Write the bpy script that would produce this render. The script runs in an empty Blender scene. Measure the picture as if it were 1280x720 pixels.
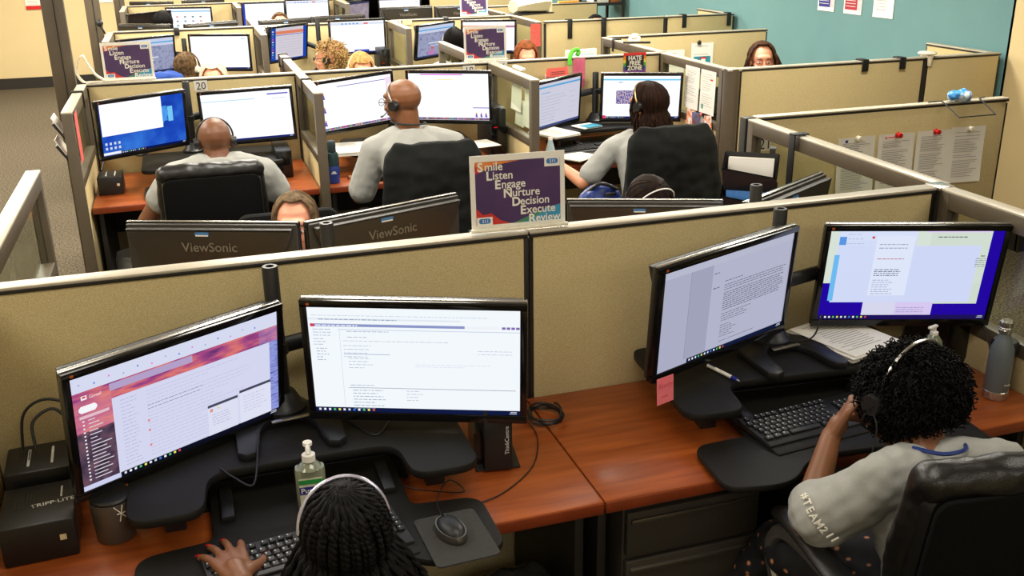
import bpy, bmesh, math, random
from math import sin, cos, pi, radians, sqrt
from mathutils import Vector, Matrix, Euler, noise
random.seed(7)
COL = bpy.context.scene.collection
V = Vector
# ------------------------------------------------------------ materials
def lin(c):
    c = c/255.0
    return c/12.92 if c <= 0.04045 else ((c+0.055)/1.055)**2.4
def rgb(r, g, b): return (lin(r), lin(g), lin(b), 1)
MATS = {}
def pbr(name, c, rough=.5, metal=0, var=.12, scale=60, bump=0, bscale=400, c2=None, stretch=None, coat=0, spec=.5, ramp=None):
    if name in MATS: return MATS[name]
    m = bpy.data.materials.new(name); m.use_nodes = True
    nt = m.node_tree; n = nt.nodes; l = nt.links; b = n['Principled BSDF']
    b.inputs['Roughness'].default_value = rough; b.inputs['Metallic'].default_value = metal
    b.inputs['Specular IOR Level'].default_value = spec
    if coat: b.inputs['Coat Weight'].default_value = coat; b.inputs['Coat Roughness'].default_value = .15
    tc = n.new('ShaderNodeTexCoord'); mp = n.new('ShaderNodeMapping'); l.new(tc.outputs['Object'], mp.inputs[0])
    if stretch: mp.inputs['Scale'].default_value = stretch
    ns = n.new('ShaderNodeTexNoise'); ns.inputs['Scale'].default_value = scale; ns.inputs['Detail'].default_value = 4
    l.new(mp.outputs[0], ns.inputs[0])
    cr = n.new('ShaderNodeValToRGB'); l.new(ns.outputs[0], cr.inputs[0])
    e = cr.color_ramp.elements
    lo, hi = ramp or (.3, .7)
    e[0].position = lo; e[1].position = hi
    if c2 is None:
        c2 = tuple(min(1, x*(1+var)) for x in c[:3])+(1,); c = tuple(x*(1-var) for x in c[:3])+(1,)
    e[0].color = c; e[1].color = c2
    l.new(cr.outputs[0], b.inputs['Base Color'])
    if bump:
        n2 = n.new('ShaderNodeTexNoise'); n2.inputs['Scale'].default_value = bscale; n2.inputs['Detail'].default_value = 3
        l.new(mp.outputs[0], n2.inputs[0]); bp = n.new('ShaderNodeBump'); bp.inputs['Strength'].default_value = bump
        bp.inputs['Distance'].default_value = .002
        l.new(n2.outputs[0], bp.inputs['Height']); l.new(bp.outputs[0], b.inputs['Normal'])
    MATS[name] = m
    return m
def em(r, g, b, s=1.0):
    key = 'screen_light_%d_%d_%d_%d' % (r, g, b, int(s*100))
    if key in MATS: return MATS[key]
    m = bpy.data.materials.new(key); m.use_nodes = True; nt = m.node_tree; nt.nodes.clear()
    o = nt.nodes.new('ShaderNodeOutputMaterial'); e = nt.nodes.new('ShaderNodeEmission')
    e.inputs[0].default_value = rgb(r, g, b); e.inputs[1].default_value = s
    nt.links.new(e.outputs[0], o.inputs[0]); MATS[key] = m
    return m
def em_noise(name, cols, scale, s=1.0, stretch=(1, 1, 1), detail=5):
    if name in MATS: return MATS[name]
    m = bpy.data.materials.new(name); m.use_nodes = True; nt = m.node_tree; nt.nodes.clear()
    n = nt.nodes; l = nt.links
    o = n.new('ShaderNodeOutputMaterial'); e = n.new('ShaderNodeEmission'); e.inputs[1].default_value = s
    tc = n.new('ShaderNodeTexCoord'); mp = n.new('ShaderNodeMapping'); mp.inputs['Scale'].default_value = stretch
    ns = n.new('ShaderNodeTexNoise'); ns.inputs['Scale'].default_value = scale; ns.inputs['Detail'].default_value = detail
    cr = n.new('ShaderNodeValToRGB'); el = cr.color_ramp.elements
    el[0].position = .3; el[0].color = rgb(*cols[0]); el[1].position = .72; el[1].color = rgb(*cols[-1])
    for i, c in enumerate(cols[1:-1]):
        x = el.new(.3+.42*(i+1)/(len(cols)-1)); x.color = rgb(*c)
    l.new(tc.outputs['Object'], mp.inputs[0]); l.new(mp.outputs[0], ns.inputs[0]); l.new(ns.outputs[0], cr.inputs[0])
    l.new(cr.outputs[0], e.inputs[0]); l.new(e.outputs[0], o.inputs[0]); MATS[name] = m
    return m
def glassmat(name, tint=(.92, .95, .9, 1), mixv=.07):
    if name in MATS: return MATS[name]
    m = bpy.data.materials.new(name); m.use_nodes = True; nt = m.node_tree; nt.nodes.clear(); n = nt.nodes; l = nt.links
    o = n.new('ShaderNodeOutputMaterial'); mx = n.new('ShaderNodeMixShader'); t = n.new('ShaderNodeBsdfTransparent')
    g = n.new('ShaderNodeBsdfGlossy'); g.inputs['Roughness'].default_value = .03
    lw = n.new('ShaderNodeLayerWeight'); lw.inputs[0].default_value = .5
    pw = n.new('ShaderNodeMath'); pw.operation = 'POWER'; pw.inputs[1].default_value = 5; l.new(lw.outputs['Facing'], pw.inputs[0])
    mt = n.new('ShaderNodeMath'); mt.operation = 'MULTIPLY_ADD'; mt.inputs[1].default_value = .45; mt.inputs[2].default_value = mixv*.5
    l.new(pw.outputs[0], mt.inputs[0])
    t.inputs[0].default_value = tint
    l.new(mt.outputs[0], mx.inputs[0]); l.new(t.outputs[0], mx.inputs[1]); l.new(g.outputs[0], mx.inputs[2]); l.new(mx.outputs[0], o.inputs[0])
    MATS[name] = m
    return m
fabric = pbr('tan_panel_fabric', rgb(175, 156, 108), .9, c2=rgb(211, 193, 147), scale=420, bump=.3, bscale=700, spec=.2, ramp=(.32, .68))
taupe = pbr('taupe_painted_metal', rgb(86, 76, 61), .42, var=.05, scale=20, bump=.05, bscale=900)
capm = pbr('lit_taupe_cap', rgb(186, 177, 158), .36, .1, var=.05, scale=12)  # same taupe metal, paler: light caught by the top faces is painted in
blackp = pbr('black_plastic', rgb(24, 24, 25), .42, var=.15, scale=50, bump=.08, bscale=900)
gloss = pbr('gloss_black_bezel', rgb(13, 13, 14), .16, var=.1, scale=30)
mattb = pbr('matte_black_board', rgb(21, 19, 16), .55, var=.1, scale=80, bump=.25, bscale=1500, spec=.3)
darkrail = pbr('dark_joint_strip', rgb(30, 27, 23), .5)
wood = pbr('cherry_laminate', rgb(124, 54, 18), .34, c2=rgb(172, 88, 36), scale=7, stretch=(.5, 5, 5), coat=.12, ramp=(.25, .75))
woodedge = pbr('cherry_edge', rgb(120, 48, 18), .35, var=.12, scale=20)
carpet = pbr('speckled_carpet', rgb(52, 46, 38), 1, c2=rgb(112, 102, 84), scale=75, bump=.5, bscale=300, spec=.1, ramp=(.35, .65))
cream = pbr('cream_wall_paint', rgb(214, 194, 148), .85, var=.02, scale=3, bump=.05, bscale=200, spec=.2)
teal = pbr('teal_wall_paint', rgb(104, 142, 144), .8, var=.03, scale=4, bump=.05, bscale=200, spec=.2)
basem = pbr('dark_rubber_baseboard', rgb(34, 30, 26), .5)
ceilm = pbr('white_ceiling_tile', rgb(225, 220, 205), .9, var=.03, scale=40)
paper = pbr('white_paper', rgb(236, 232, 222), .8, var=.02, scale=10)
ink = pbr('grey_print', rgb(150, 148, 145), .8)
inkd = pbr('dark_print', rgb(40, 40, 44), .8)
glassp = glassmat('clear_panel_glass')
acryl = glassmat('clear_acrylic', (.99, .99, .99, 1), .0)
leather = pbr('black_leather', rgb(15, 14, 13), .36, var=.2, scale=30, bump=.3, bscale=260)
meshb = pbr('black_chair_fabric', rgb(8, 8, 8), .9, var=.2, scale=200, bump=.2, spec=.15)
silver = pbr('brushed_silver', rgb(190, 188, 182), .25, .9, var=.06, scale=40)
steel = pbr('dark_steel', rgb(110, 106, 98), .3, .8, var=.05)
tee = pbr('heather_grey_tee', rgb(160, 160, 155), .9, var=.06, scale=300, bump=.2, bscale=500, spec=.2)
jackm = pbr('black_jacket_cloth', rgb(24, 26, 25), .9, var=.15, scale=60, bump=.3, bscale=300, spec=.2)
red = pbr('red_plastic', rgb(200, 24, 24), .35)
vsback = pbr('charcoal_monitor_shell', rgb(46, 43, 38), .42, var=.06, scale=80, bump=.2, bscale=1500)
vslet = pbr('dark_grey_lettering', rgb(112, 107, 97), .5)
bluesk = pbr('blue_sticker', rgb(60, 120, 185), .5)
eyew = pbr('eye_white', rgb(225, 215, 205), .3)
eyed = pbr('dark_iris', rgb(40, 28, 20), .2)
bagm = pbr('smoky_bin_liner', rgb(60, 60, 58), .25, var=.3, scale=30, bump=.6, bscale=60)
# ------------------------------------------------------------ mesh builder
def I4(): return Matrix.Identity(4)
def T(x, y, z): return Matrix.Translation((x, y, z))
def RX(a): return Matrix.Rotation(a, 4, 'X')
def RY(a): return Matrix.Rotation(a, 4, 'Y')
def RZ(a): return Matrix.Rotation(a, 4, 'Z')
FONT = {}
def text_geo(s, extrude, off):
    key = (s, extrude, off)
    if key in FONT: return FONT[key]
    cu = bpy.data.curves.new('tmp', 'FONT'); cu.body = s; cu.size = 1; cu.extrude = extrude; cu.offset = off; cu.resolution_u = 3
    cu.align_x = 'LEFT'
    o = bpy.data.objects.new('tmp', cu); COL.objects.link(o)
    dg = bpy.context.evaluated_depsgraph_get(); dg.update()
    me = bpy.data.meshes.new_from_object(o.evaluated_get(dg))
    vs = [v.co.copy() for v in me.vertices]; fs = [tuple(p.vertices) for p in me.polygons]
    bpy.data.objects.remove(o); bpy.data.meshes.remove(me); bpy.data.curves.remove(cu)
    FONT[key] = (vs, fs)
    return vs, fs
class MB:
    def __init__(s): s.v = []; s.f = []; s.m = []; s.mats = []
    def add(s, vs, fs, mat, M=None):
        if mat not in s.mats: s.mats.append(mat)
        i = s.mats.index(mat); o = len(s.v)
        if M is not None: vs = [M @ V(v) for v in vs]
        s.v += [tuple(v) for v in vs]; s.f += [tuple(a+o for a in f) for f in fs]; s.m += [i]*len(fs)
        return s
    def box(s, c, size, mat, r=0, M=None, seg=2):
        x, y, z = size[0]/2, size[1]/2, size[2]/2
        if r <= 0:
            vs = [(c[0]+a*x, c[1]+b*y, c[2]+d*z) for a in (-1, 1) for b in (-1, 1) for d in (-1, 1)]
            return s.add(vs, [(0, 1, 3, 2), (4, 6, 7, 5), (0, 4, 5, 1), (2, 3, 7, 6), (0, 2, 6, 4), (1, 5, 7, 3)], mat, M)
        bm = bmesh.new(); bmesh.ops.create_cube(bm, size=1)
        for v in bm.verts: v.co = V((v.co.x*2*x, v.co.y*2*y, v.co.z*2*z))
        bmesh.ops.bevel(bm, geom=bm.edges[:], offset=min(r, .98*min(x, y, z)), segments=seg, affect='EDGES', profile=.5)
        bm.verts.index_update()
        vs = [v.co+V(c) for v in bm.verts]; fs = [tuple(v.index for v in f.verts) for f in bm.faces]; bm.free()
        return s.add(vs, fs, mat, M)
    def quad(s, a, b, c, d, mat, M=None): return s.add([a, b, c, d], [(0, 1, 2, 3)], mat, M)
    def tube(s, pts, r, mat, n=8, M=None, flat=1.0, ref=None):
        pts = [V(p) for p in pts]; k = len(pts)
        rr = r if isinstance(r, (list, tuple)) else [r]*k
        vs = []; fs = []; up = V(ref) if ref else None
        for i in range(k):
            t = (pts[min(i+1, k-1)]-pts[max(i-1, 0)])
            if t.length < 1e-9: t = V((0, 0, 1))
            t.normalize()
            if up is None: up = V((0, 0, 1)) if abs(t.z) < .9 else V((1, 0, 0))
            a = t.cross(up)
            if a.length < 1e-6: a = t.cross(V((1, .3, .1)))
            a.normalize(); b = a.cross(t).normalized(); up = b if not ref else V(ref)
            for j in range(n):
                w = 2*pi*j/n; vs.append(pts[i]+a*cos(w)*rr[i]+b*sin(w)*rr[i]*flat)
        for i in range(k-1):
            for j in range(n): fs.append((i*n+j, i*n+(j+1) % n, (i+1)*n+(j+1) % n, (i+1)*n+j))
        fs.append(tuple(range(n))[::-1]); fs.append(tuple((k-1)*n+j for j in range(n)))
        return s.add(vs, fs, mat, M)
    def cyl(s, a, b, r, mat, r2=None, n=20, M=None): return s.tube([a, b], [r, r if r2 is None else r2], mat, n, M)
    def lathe(s, prof, mat, n=28, M=None):
        vs = []; fs = []; k = len(prof)
        for r, z in prof:
            for j in range(n): w = 2*pi*j/n; vs.append((max(r, 1e-4)*cos(w), max(r, 1e-4)*sin(w), z))
        for i in range(k-1):
            for j in range(n): fs.append((i*n+j, i*n+(j+1) % n, (i+1)*n+(j+1) % n, (i+1)*n+j))
        fs.append(tuple(range(n))[::-1]); fs.append(tuple((k-1)*n+j for j in range(n)))
        return s.add(vs, fs, mat, M)
    def prism(s, poly, z0, z1, mat, M=None, r=0):
        bm = bmesh.new(); vs = [bm.verts.new((x, y, z0)) for x, y in poly]
        f = bm.faces.new(vs); ret = bmesh.ops.extrude_face_region(bm, geom=[f])
        nv = [g for g in ret['geom'] if isinstance(g, bmesh.types.BMVert)]
        for v in nv: v.co.z = z1
        bmesh.ops.recalc_face_normals(bm, faces=bm.faces[:])
        if r > 0:
            es = [e for e in bm.edges if abs(e.verts[0].co.z-e.verts[1].co.z) < 1e-6]
            bmesh.ops.bevel(bm, geom=es, offset=r, segments=2, affect='EDGES', profile=.5)
        bm.verts.index_update()
        s.add([v.co.copy() for v in bm.verts], [tuple(v.index for v in f.verts) for f in bm.faces], mat, M); bm.free()
        return s
    def ell(s, c, r, mat, R=None, n=16, M=None):
        if not isinstance(r, (tuple, list)): r = (r, r, r)
        vs = [V((0, 0, r[2]))]; k = n//2
        for i in range(1, k):
            a = pi*i/k
            for j in range(n): b = 2*pi*j/n; vs.append(V((r[0]*sin(a)*cos(b), r[1]*sin(a)*sin(b), r[2]*cos(a))))
        vs.append(V((0, 0, -r[2]))); fs = []
        for j in range(n): fs.append((0, 1+j, 1+(j+1) % n))
        for i in range(k-2):
            for j in range(n):
                a = 1+i*n; fs.append((a+j, a+n+j, a+n+(j+1) % n, a+(j+1) % n))
        a = 1+(k-2)*n
        for j in range(n): fs.append((a+j, len(vs)-1, a+(j+1) % n))
        if R is not None: vs = [R @ v for v in vs]
        return s.add([v+V(c) for v in vs], fs, mat, M)
    def cap(s, a, b, r0, r1, mat, n=14):
        a = V(a); b = V(b); t = (b-a); L = t.length
        if L < 1e-6: return s.ell(a, r0, mat)
        t.normalize(); pts = []; rr = []
        for k in range(6):
            w = pi/2*(1-k/5); pts.append(a-t*r0*sin(w)); rr.append(max(r0*cos(w), 1e-4))
        for k in range(6):
            w = pi/2*k/5; pts.append(b+t*r1*sin(w)); rr.append(max(r1*cos(w), 1e-4))
        u = V((0, 0, 1)) if abs(t.z) < .9 else V((1, 0, 0)); A = t.cross(u).normalized(); B = A.cross(t)
        vs = []; fs = []
        for p, r in zip(pts, rr):
            for j in range(n): w = 2*pi*j/n; vs.append(p+A*cos(w)*r+B*sin(w)*r)
        for i in range(len(pts)-1):
            for j in range(n): fs.append((i*n+j, i*n+(j+1) % n, (i+1)*n+(j+1) % n, (i+1)*n+j))
        fs.append(tuple(range(n))[::-1]); fs.append(tuple((len(pts)-1)*n+j for j in range(n)))
        return s.add(vs, fs, mat)
    def loft(s, secs, mat, n=24, M=None):
        vs = []; fs = []
        for c, A, B, a, b in secs:
            for j in range(n):
                w = 2*pi*j/n; vs.append(V(c)+V(A)*cos(w)*a+V(B)*sin(w)*b)
        for i in range(len(secs)-1):
            for j in range(n): fs.append((i*n+j, i*n+(j+1) % n, (i+1)*n+(j+1) % n, (i+1)*n+j))
        fs.append(tuple(range(n))[::-1]); fs.append(tuple((len(secs)-1)*n+j for j in range(n)))
        return s.add(vs, fs, mat, M)
    def text(s, t, size, mat, M, extrude=.0004, off=0, align='L', sx=1.0):
        vs, fs = text_geo(t, extrude/size, off)
        if not vs: return s
        w = max(v.x for v in vs); dx = {'L': 0, 'C': -w/2, 'R': -w}[align]
        return s.add([V(((v.x+dx)*size*sx, v.y*size, v.z*size)) for v in vs], fs, mat, M)
def link(name, mb, parent=None, smooth=True, ang=38, origin=None):
    me = bpy.data.meshes.new(name)
    vs = mb.v if origin is None else [(a-origin[0], b-origin[1], c-origin[2]) for a, b, c in mb.v]
    me.from_pydata(vs, [], mb.f)
    for m in mb.mats: me.materials.append(m)
    me.polygons.foreach_set('material_index', mb.m); me.update()
    if smooth:
        me.shade_smooth(); me.set_sharp_from_angle(angle=radians(ang))
    o = bpy.data.objects.new(name, me); COL.objects.link(o)
    if parent: o.parent = parent
    return o
def tag(o, label, cat, group=None):
    o['label'] = label; o['category'] = cat
    if group: o['group'] = group
    return o
def thing(name, label, cat, loc=(0, 0, 0), rz=0, group=None, R=None):
    o = bpy.data.objects.new(name, None); COL.objects.link(o); o.empty_display_size = .05
    o.location = loc
    if R is not None: o.rotation_euler = R.to_euler()
    else: o.rotation_euler = (0, 0, rz)
    return tag(o, label, cat, group)
def single(name, mb, label, cat, loc=(0, 0, 0), rz=0, group=None, ang=38):
    o = link(name, mb, ang=ang); o.location = loc; o.rotation_euler = (0, 0, rz)
    return tag(o, label, cat, group)
def struct(name, mb, parent=None):
    o = link(name, mb, parent, smooth=False)
    if not parent: o['kind'] = 'structure'
    return o
def spline(pts, k=8):
    pts = [V(p) for p in pts]; P = [pts[0]*2-pts[1]]+pts+[pts[-1]*2-pts[-2]]; out = []
    for i in range(1, len(P)-2):
        for j in range(k):
            t = j/k; a, b, c, d = P[i-1:i+3]
            out.append(.5*((2*b)+(c-a)*t+(2*a-5*b+4*c-d)*t*t+(3*b-a-3*c+d)*t**3))
    return out+[pts[-1]]
def rpoly(pts, rad, seg=5):
    out = []; n = len(pts)
    for i in range(n):
        p = V(pts[i]).to_2d() if len(pts[i]) > 2 else V(pts[i]); a = V(pts[i-1]); b = V(pts[(i+1) % n])
        r = rad[i] if isinstance(rad, (list, tuple)) else rad
        da = (a-p); db = (b-p); r = min(r, da.length*.49, db.length*.49)
        if r <= 1e-5: out.append(tuple(p)); continue
        s0 = p+da.normalized()*r; s1 = p+db.normalized()*r
        for k in range(seg+1):
            t = k/seg; q = s0*(1-t)**2+p*2*t*(1-t)+s1*t*t; out.append((q.x, q.y))
    return out
def bake(mb, voxel, smooth=3, wr=0, wscale=9):
    o = link('tmp', mb, smooth=False)
    md = o.modifiers.new('r', 'REMESH'); md.mode = 'VOXEL'; md.voxel_size = voxel; md.use_smooth_shade = True
    if smooth:
        sm = o.modifiers.new('s', 'SMOOTH'); sm.iterations = smooth; sm.factor = .5
    dg = bpy.context.evaluated_depsgraph_get(); dg.update()
    me = bpy.data.meshes.new_from_object(o.evaluated_get(dg))
    out = MB(); vs = [v.co.copy() for v in me.vertices]
    if wr:
        me.update(); ns = [v.normal.copy() for v in me.vertices]
        vs = [v+n*wr*(noise.noise(V((v.x*wscale, v.y*wscale, v.z*wscale*.6)))+.5*noise.noise(V((v.x, v.y, v.z))*wscale*2.7)) for v, n in zip(vs, ns)]
    out.add(vs, [tuple(p.vertices) for p in me.polygons], mb.mats[0])
    bpy.data.objects.remove(o)
    return out
# ------------------------------------------------------------ room
def bx(c, s, m, r=0): return MB().box(c, s, m, r)
struct('floor', bx((2, 6.4, -.05), (13, 19.4, .1), carpet))
struct('ceiling', bx((2, 6.4, 2.8), (13, 19.4, .1), ceilm))
struct('wall_left', bx((-4.05, 6.4, 1.37), (.1, 19.4, 2.76), cream))
struct('wall_back', bx((.55, 15.85, 1.37), (9.2, .1, 2.76), cream))
struct('wall_rear', bx((2, -2.95, 1.37), (13, .1, 2.76), cream))
struct('wall_right', bx((5.28, 10.6, 1.37), (.2, 10.5, 2.76), teal))
mb = MB().box((5.245, 5.19, 1.37), (.13, .36, 2.76), cream); mb.box((6.9, 5.06, 1.37), (3.2, .1, 2.76), cream)
struct('wall_column', mb)
struct('wall_far_right', bx((8.45, 1, 1.37), (.1, 8.1, 2.76), cream))
struct('baseboard_back', bx((.4, 15.79, .075), (8.8, .03, .15), basem))
mb = MB().box((5.165, 5.19, .06), (.03, .39, .12), basem); mb.box((6.8, 4.995, .06), (3.3, .03, .12), basem)
struct('baseboard_right', mb)
# ------------------------------------------------------------ cubicle partitions
H0 = 1.27
def partition(label, p0, p1, h=H0, glass=None, th=.05, group=None, nofab=None, endpost=False, name='cubicle_partition', cap=None, connect=True, edge=.012):
    p0 = V((p0[0], p0[1], 0)); p1 = V((p1[0], p1[1], 0)); d = p1-p0; L = d.length; a = math.atan2(d.y, d.x)
    t = thing(name, label, 'partition', tuple(p0), a, group)
    capmat = cap or capm
    if glass is None:
        link('fabric_panel', MB().box((L/2, 0, (h+.1)/2-.008), (L-2*edge, th-.006, h-.115), fabric, .004), t)
        fr = MB()
        for x in (edge/2+.001, L-edge/2-.001): fr.box((x, 0, (h-.02)/2), (edge, th-.012, h-.03), darkrail)
        fr.box((L/2, 0, .05), (L, th, .1), taupe, .003); fr.box((L/2, 0, h-.013), (L-.002, th+.002, .01), darkrail, .001)
        link('frame', fr, t)
        link('top_cap', MB().box((L/2, 0, h-.004), (L, th+.004, .009), capmat, .003), t)
    else:
        w = .045
        fr = MB()
        for x in (w/2, L-w/2): fr.box((x, 0, (h-.007)/2), (w, th, h-.007), taupe, .003)
        fr.box((L/2, 0, .05), (L-2*w, th-.002, .1), taupe, .003)
        fr.box((L/2, 0, glass), (L-2*w, th, .045), taupe, .003)
        fr.box((L/2, 0, h-.035), (L-2*w, th, .056), taupe, .002)
        link('frame', fr, t)
        link('fabric_panel', MB().box((L/2, 0, (glass-.02+.1)/2), (L-2*w, th-.008, glass-.02-.1), fabric, .003), t)
        link('glass_pane', MB().box((L/2, 0, (glass+.02+h-.06)/2), (L-2*w, .006, h-.06-glass-.02), glassp), t)
        link('top_cap', MB().box((L/2, 0, h-.004), (L, th+.002, .009), capmat, .003), t)
    if connect:
        link('joint_post', MB().box((-.012, 0, h/2-.01), (.022, th-.01, h-.02), darkrail, .002), t)
    return t
Y1, Y2, Y3, Y4 = 2.627, 6.3, 9.6, 12.92
XS = [-.57, .67, 1.9, 3.13]
R1 = 'front run partitions behind the two near desks'
partition('tan fabric partition behind the near left desk, with the brightly lit top rail', (-.6, Y1), (.888, Y1), connect=False)
partition('tan fabric partition behind the near right desk, right of the black seam', (.892, Y1), (2.31, Y1))
nm2 = ['at desk number 20, under the first acronym sign', 'at desk number 18, between two glazed dividers', 'bearing the rainbow sign and the pink slip']
for i in range(3): partition('tan fabric partition '+nm2[i], (XS[i]+.02, Y2), (XS[i+1]-.02, Y2))
nm3 = ['third row left, behind the screen of the person in blue', 'third row middle, behind the curly blonde head', 'third row right, behind the dark haired head and red document']
for i in range(3): partition('tan fabric partition '+nm3[i], (XS[i]+.02, Y3), (XS[i+1]-.02, Y3))
nm4 = ['farthest row left, behind the switched off black screen', 'farthest row, second from left, behind the tilted white screens', 'farthest row, above desk number 10']
for i in range(3): partition('tan fabric partition '+nm4[i], (XS[i]+.02, Y4), (XS[i+1]-.02, Y4))
G = .9
D = [('left glazed divider of desk 20 with a red sheet on it', -.57, Y2-.02, 5.29), ('glazed divider between desks 20 and 18', .67, Y2-.02, 5.43),
     ('glazed divider between desk 18 and the rainbow sign desk, white papers behind its glass', 1.9, Y2-.02, 5.42),
     ('left glazed divider of the third row, beside the acronym sign', -.57, Y3-.02, 8.74), ('glazed divider left of desk number 12', .67, Y3-.02, 8.74),
     ('glazed divider right of the curly blonde head', 1.9, Y3-.02, 8.74), ('glazed divider with the red document on its end', 3.13, Y3-.02, 8.82),
     ('left divider of the farthest row beside the black screen', -.57, Y4-.02, 12.02), ('divider of the farthest row, right of the screen with icons', .67, Y4-.02, 12.02),
     ('divider of the farthest row, above desk number 10', 1.9, Y4-.02, 12.02)]
for lb, x, ya, yb in D: partition('taupe '+lb, (x, ya), (x, yb), glass=G, name='glazed_divider')
partition('tan and taupe glazed divider with photos and letters, right of the rainbow sign desk', (3.13, Y2-.02), (3.13, 5.425), glass=G, name='glazed_divider')
D2 = [('low glazed divider at the left edge, running along the carpet aisle', -.575, Y1+.03, 3.99), ('glazed divider behind desks 20 and 18, with black clips', .67, Y2+.03, 7.3),
      ('glazed divider behind the second acronym sign', 1.9, Y2+.03, 7.6), ('glazed divider carrying the white telephone', 3.15, Y2+.03, 7.36),
      ('glazed divider behind desk number 12 leading to the far row', .67, Y3+.03, 10.5), ('glazed divider under the old white monitor', 3.13, Y3+.03, 10.7)]
for lb, x, ya, yb in D2: partition('taupe '+lb, (x, ya), (x, yb), glass=G, name='glazed_divider')
partition('glazed divider numbered 21, its rail meeting the near partition', (2.37, Y1+.01), (2.4, 3.9), glass=.86, name='glazed_divider', connect=False)
partition('glazed divider at the right edge of the near right desk', (2.345, Y1-.03), (2.345, 1.45), glass=.86, name='glazed_divider')
partition('near left divider, tan fabric, at the bottom left corner', (-.6, Y1-.03), (-.6, 1.3))
link_ = MB().box((2.345, Y1+.0, H0/2), (.06, .06, H0-.004), darkrail, .004)
link_.box((2.345, Y1, H0-.004), (.066, .075, .012), silver, .003)
single('corner_post', link_, 'dark corner post with a silver cap where three near partitions meet', 'post')
# right hand runs
partition('long tan partition with two black hooks, below the teal wall', (3.19, 5.385), (4.53, 5.385), connect=False)
partition('short tan partition section right of the white knob, beside the teal wall', (4.55, 5.385), (5.13, 5.385))
partition('tan return partition at the foot of the teal wall', (5.1, 5.42), (5.1, 6.02), connect=False)
mb = MB().lathe([(.001, 0), (.05, 0), (.05, H0), (.001, H0)], taupe, 20)
mb.box((0, 0, H0-.006), (.09, .09, .016), capm, .006)
single('corner_post', mb, 'rounded taupe corner post beside the pinned letters', 'post', (3.145, 5.385, 0))
partition('tan partition holding four pinned papers, behind desk number 21', (2.44, 3.95), (3.85, 3.95))
single('corner_post', MB().box((0, 0, H0/2), (.05, .05, H0), darkrail, .004), 'dark post beside the number 21', 'post', (2.4, 3.945, 0))
partition('tan partition with the teal flyer pinned on it', (3.2, 7.4), (4.62, 7.4), connect=False)
partition('far tan partition with two long black straps', (3.19, 8.85), (3.76, 8.85), connect=False)
partition('far tan partition left of the dark vertical seam, near the teal wall', (3.78, 8.85), (4.4, 8.85))
partition('far tan partition right of the dark vertical seam, near the teal wall', (4.42, 8.85), (5.14, 8.85))
partition('small tan return partition at the far teal wall', (5.12, 8.88), (5.12, 9.5), connect=False)
partition('farthest tan partition behind the old white monitor', (3.2, 10.85), (4.55, 10.85), connect=False)
partition('tan partition at the top edge, beyond the third acronym sign', (2.0, Y4), (4.3, Y4), connect=False)
# power poles
for i, (x, y, lb) in enumerate([(-.665, 6.38, 'nearest tall taupe power pole, behind the left divider of desk 20'), (-.69, 9.66, 'middle tall taupe power pole with a black bracket on it'), (-.63, 12.98, 'farthest of the three tall taupe power poles')]):
    t = thing('power_pole', lb, 'pole', (x, y, 0), 0)
    link('pole_body', MB().box((0, 0, 1.374), (.12, .05, 2.745), taupe, .004), t)
    link('cover_strip', MB().box((.006, -.025, 1.374), (.006, .008, 2.744), darkrail), t)
    link('foot_plate', MB().box((0, 0, .01), (.12, .08, .02), taupe, .003), t)
mb = MB().cyl((0, 0, 0), (0, -.05, 0), .012, blackp); mb.ell((0, -.055, 0), .03, blackp); mb.tube(spline([(0, -.05, -.02), (.02, -.05, -.06), (.03, -.04, -.09)]), .008, blackp)
single('cable_hook', mb, 'small black cable hook on the middle power pole', 'hook', (-.645, 9.6, 1.35))
# ------------------------------------------------------------ desks
def desk(label, x0, x1, y0, y1, z=.74, group=None, legs=True):
    t = thing('desk', label, 'desk', (x0, y0, 0), 0, group)
    w = x1-x0; d = y1-y0
    link('worktop', MB().box((w/2, d/2, z-.014), (w, d, .028), wood, .004), t)
    link('edge_band', MB().box((w/2, .0, z-.019), (w-.002, .006, .03), woodedge, .002), t)
    for x in (.03, w-.03): link('side_panel', MB().box((x, d/2+.04, (z-.03)/2), (.025, d-.1, z-.032), darkrail, .002), t)
    link('modesty_panel', MB().box((w/2, d-.03, z-.2), (w-.09, .015, .3), darkrail), t)
    return t
desk('cherry wood desk at the near left, holding the tilted email screen', -.57, .873, 1.985, 2.6)
desk('cherry wood desk at the near right, over the drawer pedestal', .877, 2.31, 1.985, 2.6)
for i, lb in enumerate(['cherry desk of the man in the leather chair at number 20', 'cherry desk of the man with glasses at number 18', 'cherry desk of the woman under the rainbow sign']):
    desk(lb, XS[i]+.03, XS[i+1]-.03, 5.46, 6.26)
for i, lb in enumerate(['cherry desk of the person in the blue sweater', 'cherry desk of the curly blonde person', 'cherry desk in the third row with a dark haired person']):
    desk(lb, XS[i]+.03, XS[i+1]-.03, 8.9, 9.56)
for i, lb in enumerate(['cherry desk hidden behind the near left partition', 'cherry desk behind the near partition below the acronym sign']):
    desk(lb, [-.53, .95][i], [.9, 2.3][i], 2.67, 3.3)
desk('desk in the far row below the switched off screen', -.53, .63, 12.2, 12.88)
desk('desk in the far row below the tilted white screens', .7, 1.86, 12.2, 12.88)
desk('desk in the top row below the small brown page', 1.93, 3.2, 12.2, 12.88)
desk('desk beyond the farthest row at the top left', -.53, .63, 12.96, 13.6)
for i, lb in enumerate(['desk behind partition 20, used by the grey haired person', 'desk behind partition 18, used by the blonde person with a fringe', 'desk behind the rainbow sign partition, used by the red haired person']):
    desk(lb, XS[i]+.03, XS[i+1]-.03, 6.34, 6.95)
for i, lb in enumerate(['desk behind the third row holding two monitors seen from behind', 'desk behind number 12 holding monitors seen from behind', 'desk under the farthest acronym sign']):
    desk(lb, XS[i]+.03, XS[i+1]-.03, 9.64, 10.25)
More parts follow.
